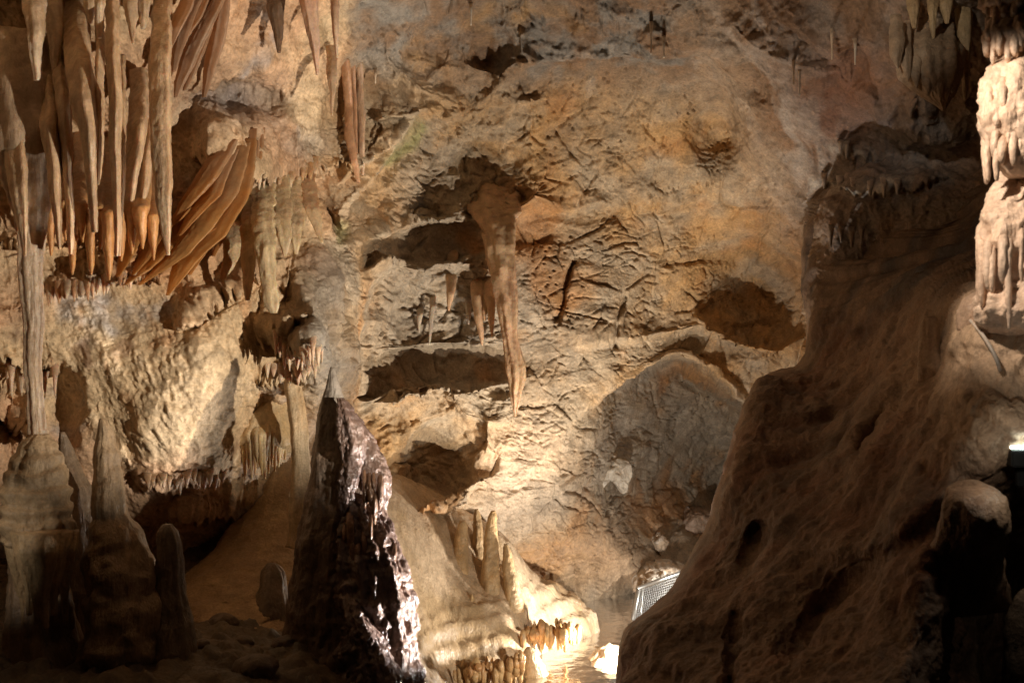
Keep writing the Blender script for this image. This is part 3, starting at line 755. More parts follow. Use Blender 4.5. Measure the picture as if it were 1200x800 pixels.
for i, (p, lab, rot) in enumerate(BL):
    p = [q_[:3] + (q_[3] * .84,) for q_ in p]
    add_spire('blade_stalactite', p, lab, 'stalactite', 'tan blades hanging beside the slender column', mat=M_DRAPE, seed=10 + i, flat=1.9 if i != 9 else 1.5, rot=rot, edge=1.5, lump=.2, lz=.14, flutes=3, fa=.08, c1=(.44, .285, .165), c2=(.55, .385, .24), seg=48)
UP = [([(60, -30, 6.4, 14), (62, 10, 6.1, 11), (64, 55, 6.0, 7), (64, 84, 6.0, 3)], 'stubby brown drip at the top edge above the thin tan blade'),
      ([(104, -30, 6.3, 10), (105, 5, 6.0, 7), (106, 28, 6.0, 2)], 'tiny drip at the top edge above the broad pale blade'),
      ([(117, -30, 6.3, 9), (117, 5, 5.9, 6), (117, 45, 5.9, 2.5)], 'small drip at the top edge beside the long straight blade'),
      ([(152, -30, 6.5, 12), (153, 5, 6.1, 9), (155, 38, 6.05, 4), (156, 52, 6.0, 1.5)], 'short cream drip at the top edge, first right of the long straight blade'),
      ([(168, -30, 6.6, 11), (168, 5, 6.2, 8), (167, 34, 6.1, 2.5)], 'short cream drip at the top edge above the widest blade'),
      ([(38, -30, 6.2, 16), (40, 10, 5.9, 13), (42, 50, 5.8, 8), (44, 95, 5.8, 4)], 'dark brown drip in the shaded corner above the slender column')]
for i, (p, lab) in enumerate(UP):
    add_spire('roof_drip', p, lab, DC, 'short drips along the top edge', mat=M_DRAPE, seed=30 + i, flat=.9, lump=.16, flutes=4, fa=.07, c1=(.42, .29, .18), c2=(.55, .42, .29))
# thin diagonal draperies sweeping down to the left
def ondeep(pts, off): return [(x, y, wd(x, y) + off) for x, y in pts]
DG = [([(246, -15), (226, 20), (210, 45), (202, 70), (199, 92)], 8, 0, 'peach thin sheet sweeping from the top edge to the widest blade'),
      ([(258, -5), (240, 30), (221, 67), (211, 95), (206, 114)], 7, 0, 'second thin sheet from the top edge, crossing the rough pocket'),
      ([(262, 0), (258, 25), (253, 50), (245, 85), (239, 114)], 6, 0, 'reddish thin sheet nearest the dark hollow in the roof'),
      ([(226, -15), (214, 12), (205, 34), (200, 56)], 7, 0, 'shortest thin sheet at the top edge touching the widest blade'),
      ([(268, 165), (255, 185), (240, 210), (218, 238), (203, 262)], 9, 1, 'upper orange sheet whose tip points at the widest blade'),
      ([(278, 168), (268, 195), (258, 226), (238, 260), (208, 300), (163, 334)], 12, 2, 'long amber sheet reaching lowest toward the slender column'),
      ([(286, 165), (278, 199), (268, 236), (246, 277), (216, 308), (196, 346)], 15, 2, 'broadest amber sheet with two glowing bands'),
      ([(294, 152), (288, 172), (279, 208), (270, 230), (258, 250)], 7, 1, 'thin cream edged sheet behind the broadest amber one'),
      ([(303, 150), (299, 170), (295, 188), (284, 212), (274, 230)], 6, 1, 'shortest cream edged sheet, nearest the fringed shelf'),
      ([(252, 196), (240, 214), (222, 238), (206, 258), (196, 268)], 7, 1, 'small orange sheet tucked under the upper orange one'),
      ([(214, 258), (200, 275), (184, 298), (166, 318), (146, 334)], 9, 2, 'low rusty sheet close to the cream wall'),
      ([(174, 238), (165, 255), (154, 282), (146, 305), (138, 324)], 7, 2, 'narrow rusty sheet just right of the orange tips'),
      ([(190, 262), (180, 282), (168, 304), (156, 322)], 6, 2, 'short rusty sheet between the low one and the orange tips'),
      ([(282, 186), (272, 220), (258, 254), (238, 290), (222, 322)], 9, 2, 'inner amber sheet with a serrated foot')]
DG += [([(272, 176), (258, 204), (246, 230), (226, 254), (210, 276)], 7, 1, 'slim tan sheet between the upper orange one and the long amber one'),
       ([(290, 172), (282, 204), (272, 234), (256, 262), (240, 276)], 6, 1, 'slim cream sheet between the two cream edged sheets'),
       ([(248, 206), (228, 246), (206, 276), (186, 300), (172, 316)], 7, 2, 'slim rusty sheet under the long amber one'),
       ([(236, -12), (222, 16), (214, 36), (208, 62), (204, 84)], 5, 0, 'slim sheet squeezed between the first two at the top edge'),
       ([(254, 0), (242, 34), (232, 62), (222, 92), (216, 106)], 5, 0, 'slim sheet hanging right behind the second one at the top edge'),
       ([(296, 166), (292, 196), (282, 226), (266, 262), (250, 300)], 7, 1, 'slim tan sheet along the shaded leaning blade')]
for i, (pl, r, kind, lab) in enumerate(DG):
    n_ = len(pl); off = -.26 - .05 * (i % 4)
    P_ = [(x, y, wd(*pl[0]) * (1 - k / (n_ - 1)) + (wd(*pl[-1])) * k / (n_ - 1) + off * min(1, .1 + 1.0 * k / (n_ - 1)), .72 * r * [.8, 1.1, 1.15, 1, .75, .35][min(5, int(round(k * 5 / (n_ - 1))))]) for k, (x, y) in enumerate(pl)]
    P_[-1] = P_[-1][:3] + (1.2,)
    a_, b_, t_ = [((.54, .385, .26), (.48, .32, .20), None), ((.56, .39, .25), (.52, .33, .18), (.56, .29, .10)), ((.54, .34, .17), (.56, .28, .09), (.58, .33, .12))][kind]
    add_spire('drapery', P_, lab, 'drapery', 'thin diagonal draperies', mat=M_SHEET, seed=700 + i, flat=2.6, rot=52 + 6 * (i % 3), edge=1.6, flutes=5, fa=.06, lump=.2, lf=9, lz=.2, bands=3 if kind else 0, ba=.05, c1=a_, c2=b_, tip=t_, tipr=(.25, .7), seg=48, step=.008)
# orange tips hanging under the blades
OT = [(58, 225, 300, 7, 'first'), (75, 228, 282, 8, 'second'), (83, 235, 322, 7, 'third'), (95, 232, 284, 8, 'fourth'), (105, 240, 322, 8, 'fifth'), (116, 236, 292, 7, 'sixth'), (126, 242, 328, 8, 'seventh'), (140, 240, 306, 7, 'eighth'), (153, 232, 298, 8, 'ninth'), (165, 236, 292, 9, 'tenth'), (178, 245, 305, 7, 'eleventh')]
for i, (x, y0, y1, r, w) in enumerate(OT):
    d = 6.0 + .02 * (i % 3)
    add_spire('orange_stalactite', [(x, y0 - 35, wd(x, y0 - 35) + .1, r * 1.6), (x, y0 - 8, d + .25, r * 1.4), (x, y0 + 8, d, r * 1.1), (x + 1, (y0 + y1) / 2, d, r * .8), (x + 2, y1 - 12, d, r * .45), (x + 2, y1, d, 1)],
              'orange tipped stalactite under the blades, ' + w + ' counting from the slender column', DC, 'orange tips below the hanging blades', mat=M_DRAPE, seed=50 + i, flat=1.4, rot=30, edge=1.3, c1=(.48, .30, .17), c2=(.44, .24, .11), tip=(.54, .27, .10), tipr=(.45, 1.))
# leafy blades under the shelf
LF = [([(300, 235, 7.6, 14), (296, 265, 6.9, 13), (291, 300, 6.75, 9), (290, 335, 6.7, 6), (290, 352, 6.7, 3)], 'slim blade with a blunt end, shorter partner of the pale leaning slab'),
      ([(308, 228, 7.6, 17), (307, 258, 6.85, 15), (310, 290, 6.65, 12), (315, 330, 6.6, 10), (319, 358, 6.55, 8.5), (321, 367, 6.55, 4)], 'pale leaning slab with a squared foot hanging over the cream wall'),
      ([(328, 230, 7.6, 15), (330, 258, 7.0, 12), (332, 280, 6.9, 8), (334, 300, 6.9, 2)], 'short tan blade directly right of the pale leaning slab'),
      ([(343, 235, 7.7, 14), (345, 262, 7.1, 10), (346, 285, 7.0, 5), (347, 298, 7.0, 1.5)], 'small brown blade in front of the dark shelf hollow'),
      ([(278, 258, 7.6, 13), (273, 285, 7.0, 11), (266, 310, 6.9, 8), (258, 330, 6.9, 3)], 'shaded brown blade leaning toward the orange curtains'),
      ([(360, 225, 7.8, 12), (366, 245, 7.3, 9), (373, 268, 7.25, 5), (377, 285, 7.2, 1.5)], 'rust coloured slanting blade beside the yellow green rim')]
for i, (p, lab) in enumerate(LF):
    add_spire('leafy_stalactite', p, lab, 'stalactite', 'leafy blades under the shelf', mat=M_DRAPE, seed=70 + i, flat=.42, rot=-12 + 6 * i, edge=1.2, flutes=3, fa=.10, lump=.34, lf=13, lz=.16, fine=.006, c1=(.50, .37, .22), c2=(.58, .46, .28) if i < 4 else (.46, .27, .14))
# little drips along the lips of the left wall
def fringe(xs, ys, n, ln, r, name, label, group, off=-.14, seed=0, mat=M_DRAPE, c1=CREAM, c2=PEACH, tip=None, jit=.5):
    rg = np.random.default_rng(seed)
    for k in range(n):
        x = xs[0] + (xs[-1] - xs[0]) * (k + .5 + rg.uniform(-jit, jit) * .7) / n
        y = float(np.interp(x, xs, ys)) + rg.uniform(-3, 3)
        l = ln * rg.uniform(.45, 1.25); rr = r * rg.uniform(.7, 1.2); d0 = wd(x, y - 8); d = d0 + off * rg.uniform(.5, 1.1)
        add_spire(name, [(x, y - 14, d0 + .05, rr * 1.7), (x, y - 3, (d + d0) / 2, rr * 1.4), (x, y + 3, d, rr), (x + rg.uniform(-1, 1), y + l * .6, d, rr * .6), (x + rg.uniform(-1, 1), y + l, d, .5)],
                  label, DC, group, mat=mat, seed=seed * 7 + k, seg=14, step=.018, lump=.15, c1=c1, c2=c2, tip=tip)
fringe([286, 318, 345, 372], [196, 206, 208, 196], 16, 17, 3.2, 'shelf_drip', 'one of the small tan drips fringing the shelf above the leafy blades', 'drips along the shelf above the leafy blades', seed=1, c2=(.50, .30, .15))
fringe([322, 345, 380], [392, 412, 402], 12, 24, 3.6, 'lip_drip', 'one of the cream drips on the lip between slab and leaning pillar', 'drips on the lip above the leaning pillar', seed=2)
fringe([312, 340, 372], [428, 440, 428], 9, 16, 3.2, 'hollow_drip', 'one of the small drips edging the dark hollow behind the leaning pillar', 'drips edging the dark hollow', seed=3)
fringe([52, 100, 150, 172], [345, 340, 326, 312], 20, 12, 2.6, 'wall_drip', 'one of the tiny orange drips on the ledge below the orange tips', 'tiny drips on the ledge below the orange tips', seed=4, off=-.1, c1=(.5, .28, .15), c2=CREAM)
fringe([4, 34, 66], [432, 446, 440], 8, 26, 3.2, 'ledge_drip', 'one of the thin drips behind the slender column', 'thin drips behind the slender column', seed=5, off=-.1)
fringe([170, 212, 262], [562, 560, 552], 14, 16, 3.4, 'rim_drip', 'one of the small drips on the low ledge beside the fringed canopy', 'small drips on the low ledge', seed=6, off=-.12, c1=(.42, .30, .19), c2=(.36, .24, .15))
# ---- drips of the roof
RD = [([(322, -30, 7.3, 13), (324, 10, 6.9, 10), (326, 38, 6.85, 6), (327, 62, 6.8, 2)], 'stalactite coloured dark for shade at the top edge, left of the pink one', (.13, .08, .05), (.17, .11, .07)),  # near-black browns stand in for the shade it hangs in
      ([(358, -35, 7.3, 15), (361, 0, 6.8, 11), (366, 40, 6.75, 7), (370, 66, 6.75, 4), (372, 88, 6.75, 1.5)], 'pinkish pointed stalactite with pitted sides at the top edge', (.56, .32, .21), (.54, .36, .25)),
      ([(391, -30, 7.4, 8), (393, 10, 7.0, 5), (394, 45, 6.95, 3), (395, 68, 6.95, 1)], 'thin pale stalactite right of the pinkish one', (.50, .33, .22), (.55, .40, .28)),
      ([(389, 70, 7.7, 8), (389, 90, 7.35, 6), (389, 108, 7.3, 3), (389, 136, 7.3, 1)], 'needle stalactite below the thin pale one, on a little rounded knob', (.46, .31, .19), (.52, .38, .25))]
for i, (p, lab, a, b) in enumerate(RD):
    add_spire('roof_stalactite', p, lab, DC, 'stalactites near the top edge left of centre', mat=M_DRAPE, seed=90 + i, lump=.2, lf=16, flutes=3, fa=.07, c1=a, c2=b)
ST = [(763, 32, 64, 'outer'), (778, 48, 68, 'inner'), (930, 74, 100, 'tall'), (937, 84, 112, 'slanted'), (975, 40, 70, 'thick'), (552, 10, 30, 'lone'), (440, 86, 98, 'short'), (1002, 52, 76, 'pale')]
SL = ['longer of the pair of soda straws on the pitted roof', 'shorter of the pair of soda straws on the pitted roof', 'soda straw on the white streak, upper of two', 'soda straw on the white streak, lower of two', 'thick white soda straw against the red brown rock', 'lone soda straw at the top edge of the roof', 'short soda straw right of the pinkish stalactite', 'pale soda straw at the rim of the hanging flowstone']
for i, (x, y0, y1, w) in enumerate(ST):
    d0 = wd(x, y0); d = d0 - .16
    add_spire('soda_straw', [(x, y0 - 10, d0 + .08, 3), (x, y0, d, 2), (x, (y0 + y1) / 2, d, 1.1), (x, y1, d, .9)], SL[i], 'soda straw', 'soda straws on the roof', seed=110 + i, seg=12, lump=.05, fine=.001, c1=WHITE, c2=CREAM)
# red brown ribbons running down to the flake
RB = [([(404, 70, .06, 5), (406, 95, -.05, 5), (408, 125, -.1, 4.5), (410, 160, -.12, 5), (415, 190, -.1, 4.5), (420, 214, -.06, 2)], 'long rusty ribbon drapery running down to the yellow green rim', (.48, .27, .15)),
      ([(421, 74, .06, 5), (422, 100, -.05, 4), (423, 135, -.1, 5), (424, 170, -.1, 4), (425, 205, -.06, 1.5)], 'pale brown ribbon drapery beside the long rusty ribbon', (.46, .31, .20)),
      ([(413, 76, .06, 4), (414, 105, -.06, 3), (416, 140, -.08, 3), (418, 180, -.06, 1)], 'thin ribbon drapery between the rusty and the pale brown one', (.44, .25, .14))]
for i, (p, lab, c_) in enumerate(RB):
    add_spire('ribbon_drapery', [(x, y, wd(x, y) + o_, r) for x, y, o_, r in p], lab, 'drapery', 'ribbons above the green rim', mat=M_DRAPE, seed=740 + i, flat=1.4, rot=40, edge=1.4, lump=.3, lz=.2, lf=14, c1=c_, c2=np.array(c_) * .8, seg=24)

# ---- hanging group in the middle of the chamber
c1m, c2m = (.56, .36, .22), (.50, .34, .20)
V = add_spire('great_stalactite', [(576, 205, wd(576, 222) + .5, 30), (578, 226, wd(577, 226) + .2, 32), (580, 242, wd(580, 242) + .06, 29), (583, 256, wd(583, 256) - .06, 23), (586, 270, 9.5, 18), (588, 290, 9.45, 15.5), (592, 325, 9.42, 13.5), (595, 360, 9.4, 12), (598, 385, 9.4, 9.5), (601, 405, 9.4, 9), (606, 432, 9.4, 11.5), (607, 446, 9.4, 9.5), (605, 465, 9.4, 6.5), (604, 478, 9.4, 3.5), (604, 488, 9.4, 1)],
          'longest stalactite at the centre, peach with a knobbed lower half', DC, mat=M_DRAPE, seed=121, flat=1.0, flutes=3, fa=.16, twist=.35, lump=.26, lf=13, lz=.3, c1=c1m, c2=c2m, seg=56, step=.01)
SM = [([(570, 250, 10.0, 9), (571, 275, 9.55, 6), (573, 300, 9.52, 3.5), (575, 322, 9.52, 1)], 'reddish thin stalactite pressed against the top of the longest one'),
      ([(577, 250, 10.0, 8), (579, 275, 9.55, 6), (580, 305, 9.5, 4), (581, 340, 9.5, 1.5)], 'thin rib stalactite running along the longest one'),
      ([(532, 308, 10.0, 9), (530, 325, 9.65, 7), (528, 343, 9.55, 5), (526, 364, 9.55, 1.2)], 'small curved stalactite standing apart, left of the triple'),
      ([(559, 328, 10.0, 9), (559, 345, 9.6, 6.5), (561, 372, 9.55, 5), (564, 392, 9.55, 3), (565, 405, 9.55, 1)], 'longest of the triple of small stalactites beside the longest one'),
      ([(566, 328, 10.0, 9), (567, 345, 9.65, 6), (568, 365, 9.55, 3), (568, 376, 9.55, 1)], 'shortest, middle one of the triple of small stalactites'),
      ([(573, 330, 10.0, 9), (574, 348, 9.6, 6), (576, 372, 9.55, 4), (577, 395, 9.55, 1)], 'pointed right one of the triple of small stalactites'),
      ([(508, 345, 10.0, 6), (507, 358, 9.65, 4), (505, 380, 9.65, 2.6), (503, 404, 9.65, 1)], 'thin grey drip on the shelf, longer of two left of the small curved stalactite'),
      ([(493, 358, 10.0, 6), (492, 368, 9.65, 4), (491, 380, 9.65, 2), (491, 390, 9.65, 1)], 'thin grey drip on the shelf, shorter of two left of the small curved stalactite'),
      ([(549, 355, 10.0, 6), (549, 366, 9.65, 3), (549, 380, 9.65, 1)], 'tiny drip just left of the triple of small stalactites')]
for i, (p, lab) in enumerate(SM):
    add_spire('small_stalactite', p, lab, DC, 'small stalactites round the longest one', mat=M_DRAPE, seed=130 + i, flat=.9, flutes=2, fa=.08, lump=.16, c1=c1m if i < 6 else (.40, .33, .26), c2=c2m if i < 6 else (.46, .38, .28), seg=22)

# ---- fringed canopy and flow mound with the leaning pillar
can = empty('flowstone_canopy', tuple(W(318, 520, 7.3)))
tag(can, 'cream fringed flowstone canopy with a smooth apron beneath, beside the leaning pillar', 'flowstone')
add_spire('dome', [(322, 440, 7.6, 6), (320, 452, 7.55, 22), (317, 470, 7.5, 32), (313, 490, 7.45, 38), (310, 508, 7.4, 41), (312, 520, 7.4, 38), (314, 530, 7.5, 28)], None, None, parent=can, mat=M_FLOW, seed=150, flat=.8, flutes=9, fa=.03, lump=.10, c1=(.58, .44, .27), c2=(.52, .36, .18), seg=90)
rg = np.random.default_rng(5)
for k in range(17):
    t = k / 16; x = 276 + 62 * t; a = math.pi * (1 - t); d = 7.42 - .22 * math.sin(a)
    l = (36 + 14 * math.sin(3.3 * t + .2)) * rg.uniform(.65, 1.15)
    r = 3.6 * rg.uniform(.75, 1.2)
    add_spire('drip', [(x, 496, d + .1, r * 1.6), (x, 508, d, r * 1.5), (x + rg.uniform(-1, 1), 508 + l * .6, d - .01, r * .9), (x, 508 + l, d - .01, .7)], None, None, parent=can, mat=M_DRAPE, seed=152 + k, seg=14, c1=(.60, .45, .27), c2=(.54, .36, .17))
add_spire('apron', [(334, 525, 7.75, 14), (328, 560, 7.7, 24), (320, 600, 7.55, 36), (308, 640, 7.35, 52), (292, 680, 7.1, 78), (280, 720, 6.9, 110)], None, None, parent=can, mat=M_FLOW, seed=170, flat=.75, flutes=5, fa=.06, lump=.10, c1=(.50, .33, .17), c2=(.42, .27, .14), seg=90)
add_spire('leaning_pillar', [(341, 438, 7.15, 8), (344, 450, 7.1, 9.5), (348, 480, 7.05, 10), (352, 520, 7.0, 10), (355, 560, 7.0, 11), (357, 600, 7.0, 14), (357, 640, 7.0, 20)],
          'slim leaning cream pillar with a broken flat top, left of the big dark stalagmite', 'stalagmite', seed=171, flat=.8, flutes=3, fa=.1, lump=.16, c1=(.56, .42, .26), c2=(.48, .32, .17))
# ---- the big stalagmite: grey matt cone with a wet lumpy flank
def lit_tip_cover(Q, Cc, v):  # paints the tip paler, where lamplight reaches the cone
    g = np.array((.34, .28, .22))
    return lerp(np.broadcast_to(g * .66, Cc.shape), Cc, sm(.08, .34, np.broadcast_to(v, Cc.shape[:2]) + .10 * fbm(Q, 9, 3, seed=3)))
big = empty('big_stalagmite', tuple(W(405, 800, 6.2)))
tag(big, 'biggest stalagmite, dark cone with a lamplit tip painted pale and a wet glistening flank', 'stalagmite')
add_spire('core', [(389, 430, 6.25, 2), (389, 440, 6.25, 5), (389, 455, 6.25, 9), (391, 480, 6.25, 17), (396, 510, 6.25, 27), (402, 545, 6.2, 38), (404, 590, 6.2, 47), (404, 640, 6.2, 57), (404, 690, 6.2, 65), (404, 740, 6.2, 72), (405, 800, 6.2, 84), (408, 900, 6.2, 104)],
          None, None, parent=big, mat=M_SPEL, seed=180, flat=.9, flutes=5, fa=.025, lump=.08, lf=6, c1=(.17, .11, .075), c2=(.22, .15, .10), cover=lit_tip_cover, seg=140, step=.01, wet=.3, bands=5, ba=.02)
WF = [([(399, 466, 6.14, 4), (404, 480, 6.1, 10), (408, 500, 6.07, 15), (411, 522, 6.04, 16), (409, 540, 6.04, 13), (406, 560, 6.02, 12), (403, 588, 6.0, 9), (402, 610, 6.0, 4)], 'upper_lobe', 3, .14),
      ([(412, 484, 6.24, 6), (421, 508, 6.2, 15), (430, 535, 6.16, 20), (437, 562, 6.14, 21), (442, 588, 6.14, 16), (443, 606, 6.16, 6)], 'flank_lobe', 4, .05),
      ([(414, 566, 6.16, 12), (420, 592, 6.08, 26), (427, 628, 6.04, 37), (433, 665, 6.0, 43), (438, 700, 5.98, 44), (440, 730, 5.98, 42), (442, 770, 5.95, 46), (446, 820, 5.9, 54), (448, 880, 5.9, 62)], 'flank', 11, .06),
      ([(405, 684, 5.9, 4), (410, 702, 5.84, 9), (420, 728, 5.79, 14), (434, 758, 5.75, 18), (448, 790, 5.72, 22), (456, 840, 5.7, 26)], 'foot_ridge', 4, .1)]
for i, (p, nm, fl_n, fam) in enumerate(WF):
    add_spire(nm, p, None, None, parent=big, mat=M_WET, seed=190 + i, flat=.85, flutes=fl_n, fa=fam, lump=.24, lf=13, fine=.014, c1=(.17, .11, .09), c2=(.27, .18, .14), wet=.95, seg=130, step=.007, bands=8, ba=.05)
rg = np.random.default_rng(9)
for k in range(44):     # drip teeth along the flank
    y = rg.uniform(610, 705) if k < 32 else rg.uniform(556, 592)
    cx_, R_ = (430 + (y - 640) * .12, 37 + (y - 640) * .09) if k < 32 else (438, 18)
    a = rg.uniform(-1.05, .85); x = cx_ + R_ * math.sin(-a); d = 6.02 - R_ * K * 6 * .85 * math.cos(a)
    l = rg.uniform(12, 38); r = rg.uniform(2.2, 4.6)
    add_spire('drip', [(x, y - 10, d + .05, r * .6), (x, y, d + .01, r), (x + .5, y + l * .6, d, r * .8), (x + 1, y + l, d + .02, 1)], None, None, parent=big, mat=M_WET, seed=200 + k, seg=14, lump=.3, lf=16, c1=(.24, .13, .08), c2=(.34, .19, .11), wet=1)
# ---- stalagmite group on the left
lef = empty('banded_stalagmite', tuple(W(45, 720, 5.7)))
tag(lef, 'squat banded stalagmite under the slender column, skirt ending in drip legs', 'stalagmite')
add_spire('banded_cap', [(46, 508, 5.8, 10), (44, 522, 5.78, 22), (42, 545, 5.75, 31), (42, 575, 5.72, 37), (43, 605, 5.7, 40), (45, 628, 5.68, 41), (46, 640, 5.7, 34)], None, None, parent=lef, seed=230, flat=.9, flutes=6, fa=.04, lump=.12, bands=12, ba=.13, c1=(.48, .34, .20), c2=(.42, .29, .17), seg=90, step=.008)
for k, (x0, x1, y1, r, d) in enumerate([(14, 28, 705, 9, 5.6), (26, 34, 690, 9, 5.5), (38, 44, 700, 12, 5.46), (54, 52, 705, 11, 5.45), (66, 62, 690, 11, 5.5), (78, 76, 700, 9, 5.58)]):
    add_spire('drip_leg', [(x0, 622, d + .06, r * 1.5), (x0 + .2 * (x1 - x0), 645, d, r * 1.25), ((x0 + x1) / 2, 668, d + .02, r * .85), (x1, y1, d + .05, r * .45), (x1 + 1, y1 + 30, d + .06, r * .35)], None, None, parent=lef, seed=240 + k, c1=(.52, .37, .21), c2=(.46, .31, .17), flutes=2, fa=.1)
add_spire('stem', [(46, 630, 5.8, 30), (48, 680, 5.8, 30), (52, 740, 5.75, 38), (56, 800, 5.7, 50), (60, 860, 5.7, 60)], None, None, parent=lef, seed=246, flutes=5, fa=.12, lump=.15, c1=(.30, .20, .12), c2=(.24, .16, .10), seg=70)
LS = [([(72, 506, 6.15, 3), (76, 530, 6.15, 10), (84, 570, 6.1, 20), (92, 620, 6.1, 27), (98, 700, 6.05, 34), (102, 800, 6.0, 42), (104, 870, 6, 50)], 'dark smooth cone stalagmite behind the banded one', 0),
      ([(120, 490, 5.85, 3), (122, 500, 5.85, 8), (125, 530, 5.85, 14), (126, 570, 5.82, 17), (128, 608, 5.8, 20), (134, 622, 5.8, 30), (140, 660, 5.75, 38), (146, 720, 5.7, 44), (150, 800, 5.7, 52), (152, 870, 5.7, 60)], 'tall knobby stalagmite with a lit narrow top and a dark broad base', 5),
      ([(197, 614, 5.8, 5), (198, 622, 5.8, 12), (198, 660, 5.78, 15), (200, 700, 5.75, 18), (203, 760, 5.7, 26), (206, 830, 5.7, 34)], 'dark blunt stalagmite beside the tall knobby one', 0),
      ([(318, 660, 6.8, 5), (319, 668, 6.8, 13), (319, 690, 6.75, 16), (318, 715, 6.7, 22), (318, 740, 6.7, 30)], 'short dark stump on the floor near the big stalagmite', 0)]
for i, (p, lab, b) in enumerate(LS):
    add_spire('dark_stalagmite' if i != 3 else 'stump', p, lab, 'stalagmite', 'dark stalagmites in the shaded corner', seed=250 + i, flutes=5, fa=.05, lump=.16, bands=b or 4, ba=.12 if b else .05, c1=(.42, .29, .17) if i == 1 else (.26, .18, .11), c2=(.36, .24, .14) if i == 1 else (.20, .14, .09), seg=64)  # darker browns stand in for shade; the lit knobby one is paler
# rubble on the dark floor
rg = np.random.default_rng(21)
RL = ['flat stone on the dark floor near the stump', 'rounded stone at the foot of the big stalagmite', 'angular stone in the shaded middle of the floor', 'small stone close to the dark blunt stalagmite', 'broad stone at the bottom edge of the dark floor', 'pebble sized stone before the flow apron']
for i, (x, y, d, r) in enumerate([(262, 705, 6.5, 16), (338, 752, 6.0, 17), (285, 745, 6.1, 12), (238, 742, 5.9, 9), (300, 790, 5.5, 24), (245, 690, 6.8, 9)]):
    p = W(x, y, d); z = fz(p[0], p[1]); py = 400 + (CAMZ - z) / (K * d)
    add_spire('rubble_stone', [(x, py - r * .75, d, r * .35), (x, py - r * .55, d, r * .85), (x, py - r * .1, d, r * 1.1), (x, py + r * .3, d, r * .9)], RL[i], 'stone', 'loose stones on the dark floor', seed=260 + i, lump=.5, lf=9, flat=.8, c1=(.2, .14, .09), c2=(.15, .1, .07), seg=30, mat=M_FLOW, step=.01)
# ---- small stalagmites on the lit bank
BS = [([(542, 610, 9.0, 3), (542, 616, 9.0, 6), (541, 635, 9.0, 8), (540, 655, 8.95, 9), (540, 690, 8.9, 10)], 'short worn stalagmite, leftmost of the four on the bright bank'),
      ([(558, 596, 9.2, 2), (559, 604, 9.2, 4.5), (560, 630, 9.15, 6), (562, 655, 9.1, 7), (563, 690, 9.0, 8)], 'thin stalagmite leaning against the tallest on the bright bank'),
      ([(578, 598, 9.0, 2.5), (577, 605, 9.0, 5.5), (575, 630, 9.0, 8.5), (575, 655, 8.95, 10), (576, 680, 8.9, 12), (577, 715, 8.85, 15)], 'tallest stalagmite on the bright bank, finger shaped'),
      ([(592, 637, 8.9, 2), (593, 643, 8.9, 4.5), (596, 662, 8.88, 7), (600, 680, 8.85, 9), (603, 715, 8.8, 13)], 'smooth cone stalagmite in front of the tallest on the bright bank')]
for i, (p, lab) in enumerate(BS):
    add_spire('bank_stalagmite', p, lab, 'stalagmite', 'stalagmites on the bright bank', seed=270 + i, lump=.14, lf=10, flutes=2, fa=.05, bands=7, ba=.05, c1=(.54, .38, .21), c2=(.48, .31, .15), seg=40, step=.008)
add_spire('pool_stalagmite', [(620, 758, 8.5, 3), (621, 764, 8.5, 8), (622, 772, 8.5, 11), (624, 785, 8.5, 15), (626, 810, 8.45, 20), (628, 850, 8.4, 26)], 'cone stalagmite with a dimpled top standing in the pool at the bottom edge', 'stalagmite', seed=280, lump=.12, bands=9, ba=.08, c1=(.50, .36, .20), c2=(.44, .29, .15), seg=48, step=.008)
# ---- rimstone dams stepping down the bank
DM = [([(492, 700), (510, 716), (528, 722), (546, 716), (556, 700)], 8.75, 9, 'highest rimstone dam, a curl of orange knobs below the bank'),
      ([(486, 752), (520, 757), (556, 752), (590, 744), (630, 738), (670, 733)], 8.75, 10, 'middle rimstone dam, long wavy lip edging the pool'),
      ([(496, 788), (530, 785), (566, 781), (596, 776), (614, 768)], 8.2, 11, 'lowest rimstone dam, thick cream lip at the bottom edge')]
for i, (pl, d, r, lab) in enumerate(DM):
    A = np.array(pl, float); root = empty('rimstone_dam', tuple(W(pl[0][0], pl[0][1], d))); tag(root, lab, 'rimstone dam', 'rimstone dams on the bank')
    L = np.concatenate([[0], np.cumsum(np.hypot(*np.diff(A, axis=0).T))]); n = int(L[-1] / 1.1)
    Vs, qs_, cs, ts = [], [], [], []; base = 0
    rg = np.random.default_rng(60 + i)
    for k in range(n):
        t = rg.uniform(0, L[-1]); x = np.interp(t, L, A[:, 0]) + rg.normal() * 2.5
        lift = 3 * pn(np.array([[t / 14, i * 3.3, 0]]), 1, 4)[0]
        y = np.interp(t, L, A[:, 1]) + lift + rg.normal() * 3.5
        rr = r * rg.uniform(.2, .48); dd = d + rg.normal() * .05
        l = rg.uniform(6, 26)
        V_, q_, c_, t_ = spire([(x, y - rr * .8, dd, rr * .35), (x, y - rr * .3, dd, rr * .95), (x, y + l * .3, dd - .02, rr), (x, y + l * .75, dd, rr * .75), (x, y + l, dd + .03, rr * .4)], seed=300 + i * 40 + k % 37, seg=14, step=.012, lump=.4, lf=16, c1=(.46, .30, .14), c2=(.40, .21, .085), wet=.8)
        Vs.append(V_); qs_.append(q_ + base); ts.append(t_ + base); cs.append(c_); base += len(V_)
    o = link('lip', make_mesh('lip', np.concatenate(Vs) - np.array(root.location), np.concatenate(qs_), np.concatenate(cs), np.concatenate(ts)), M_FLOW, root)
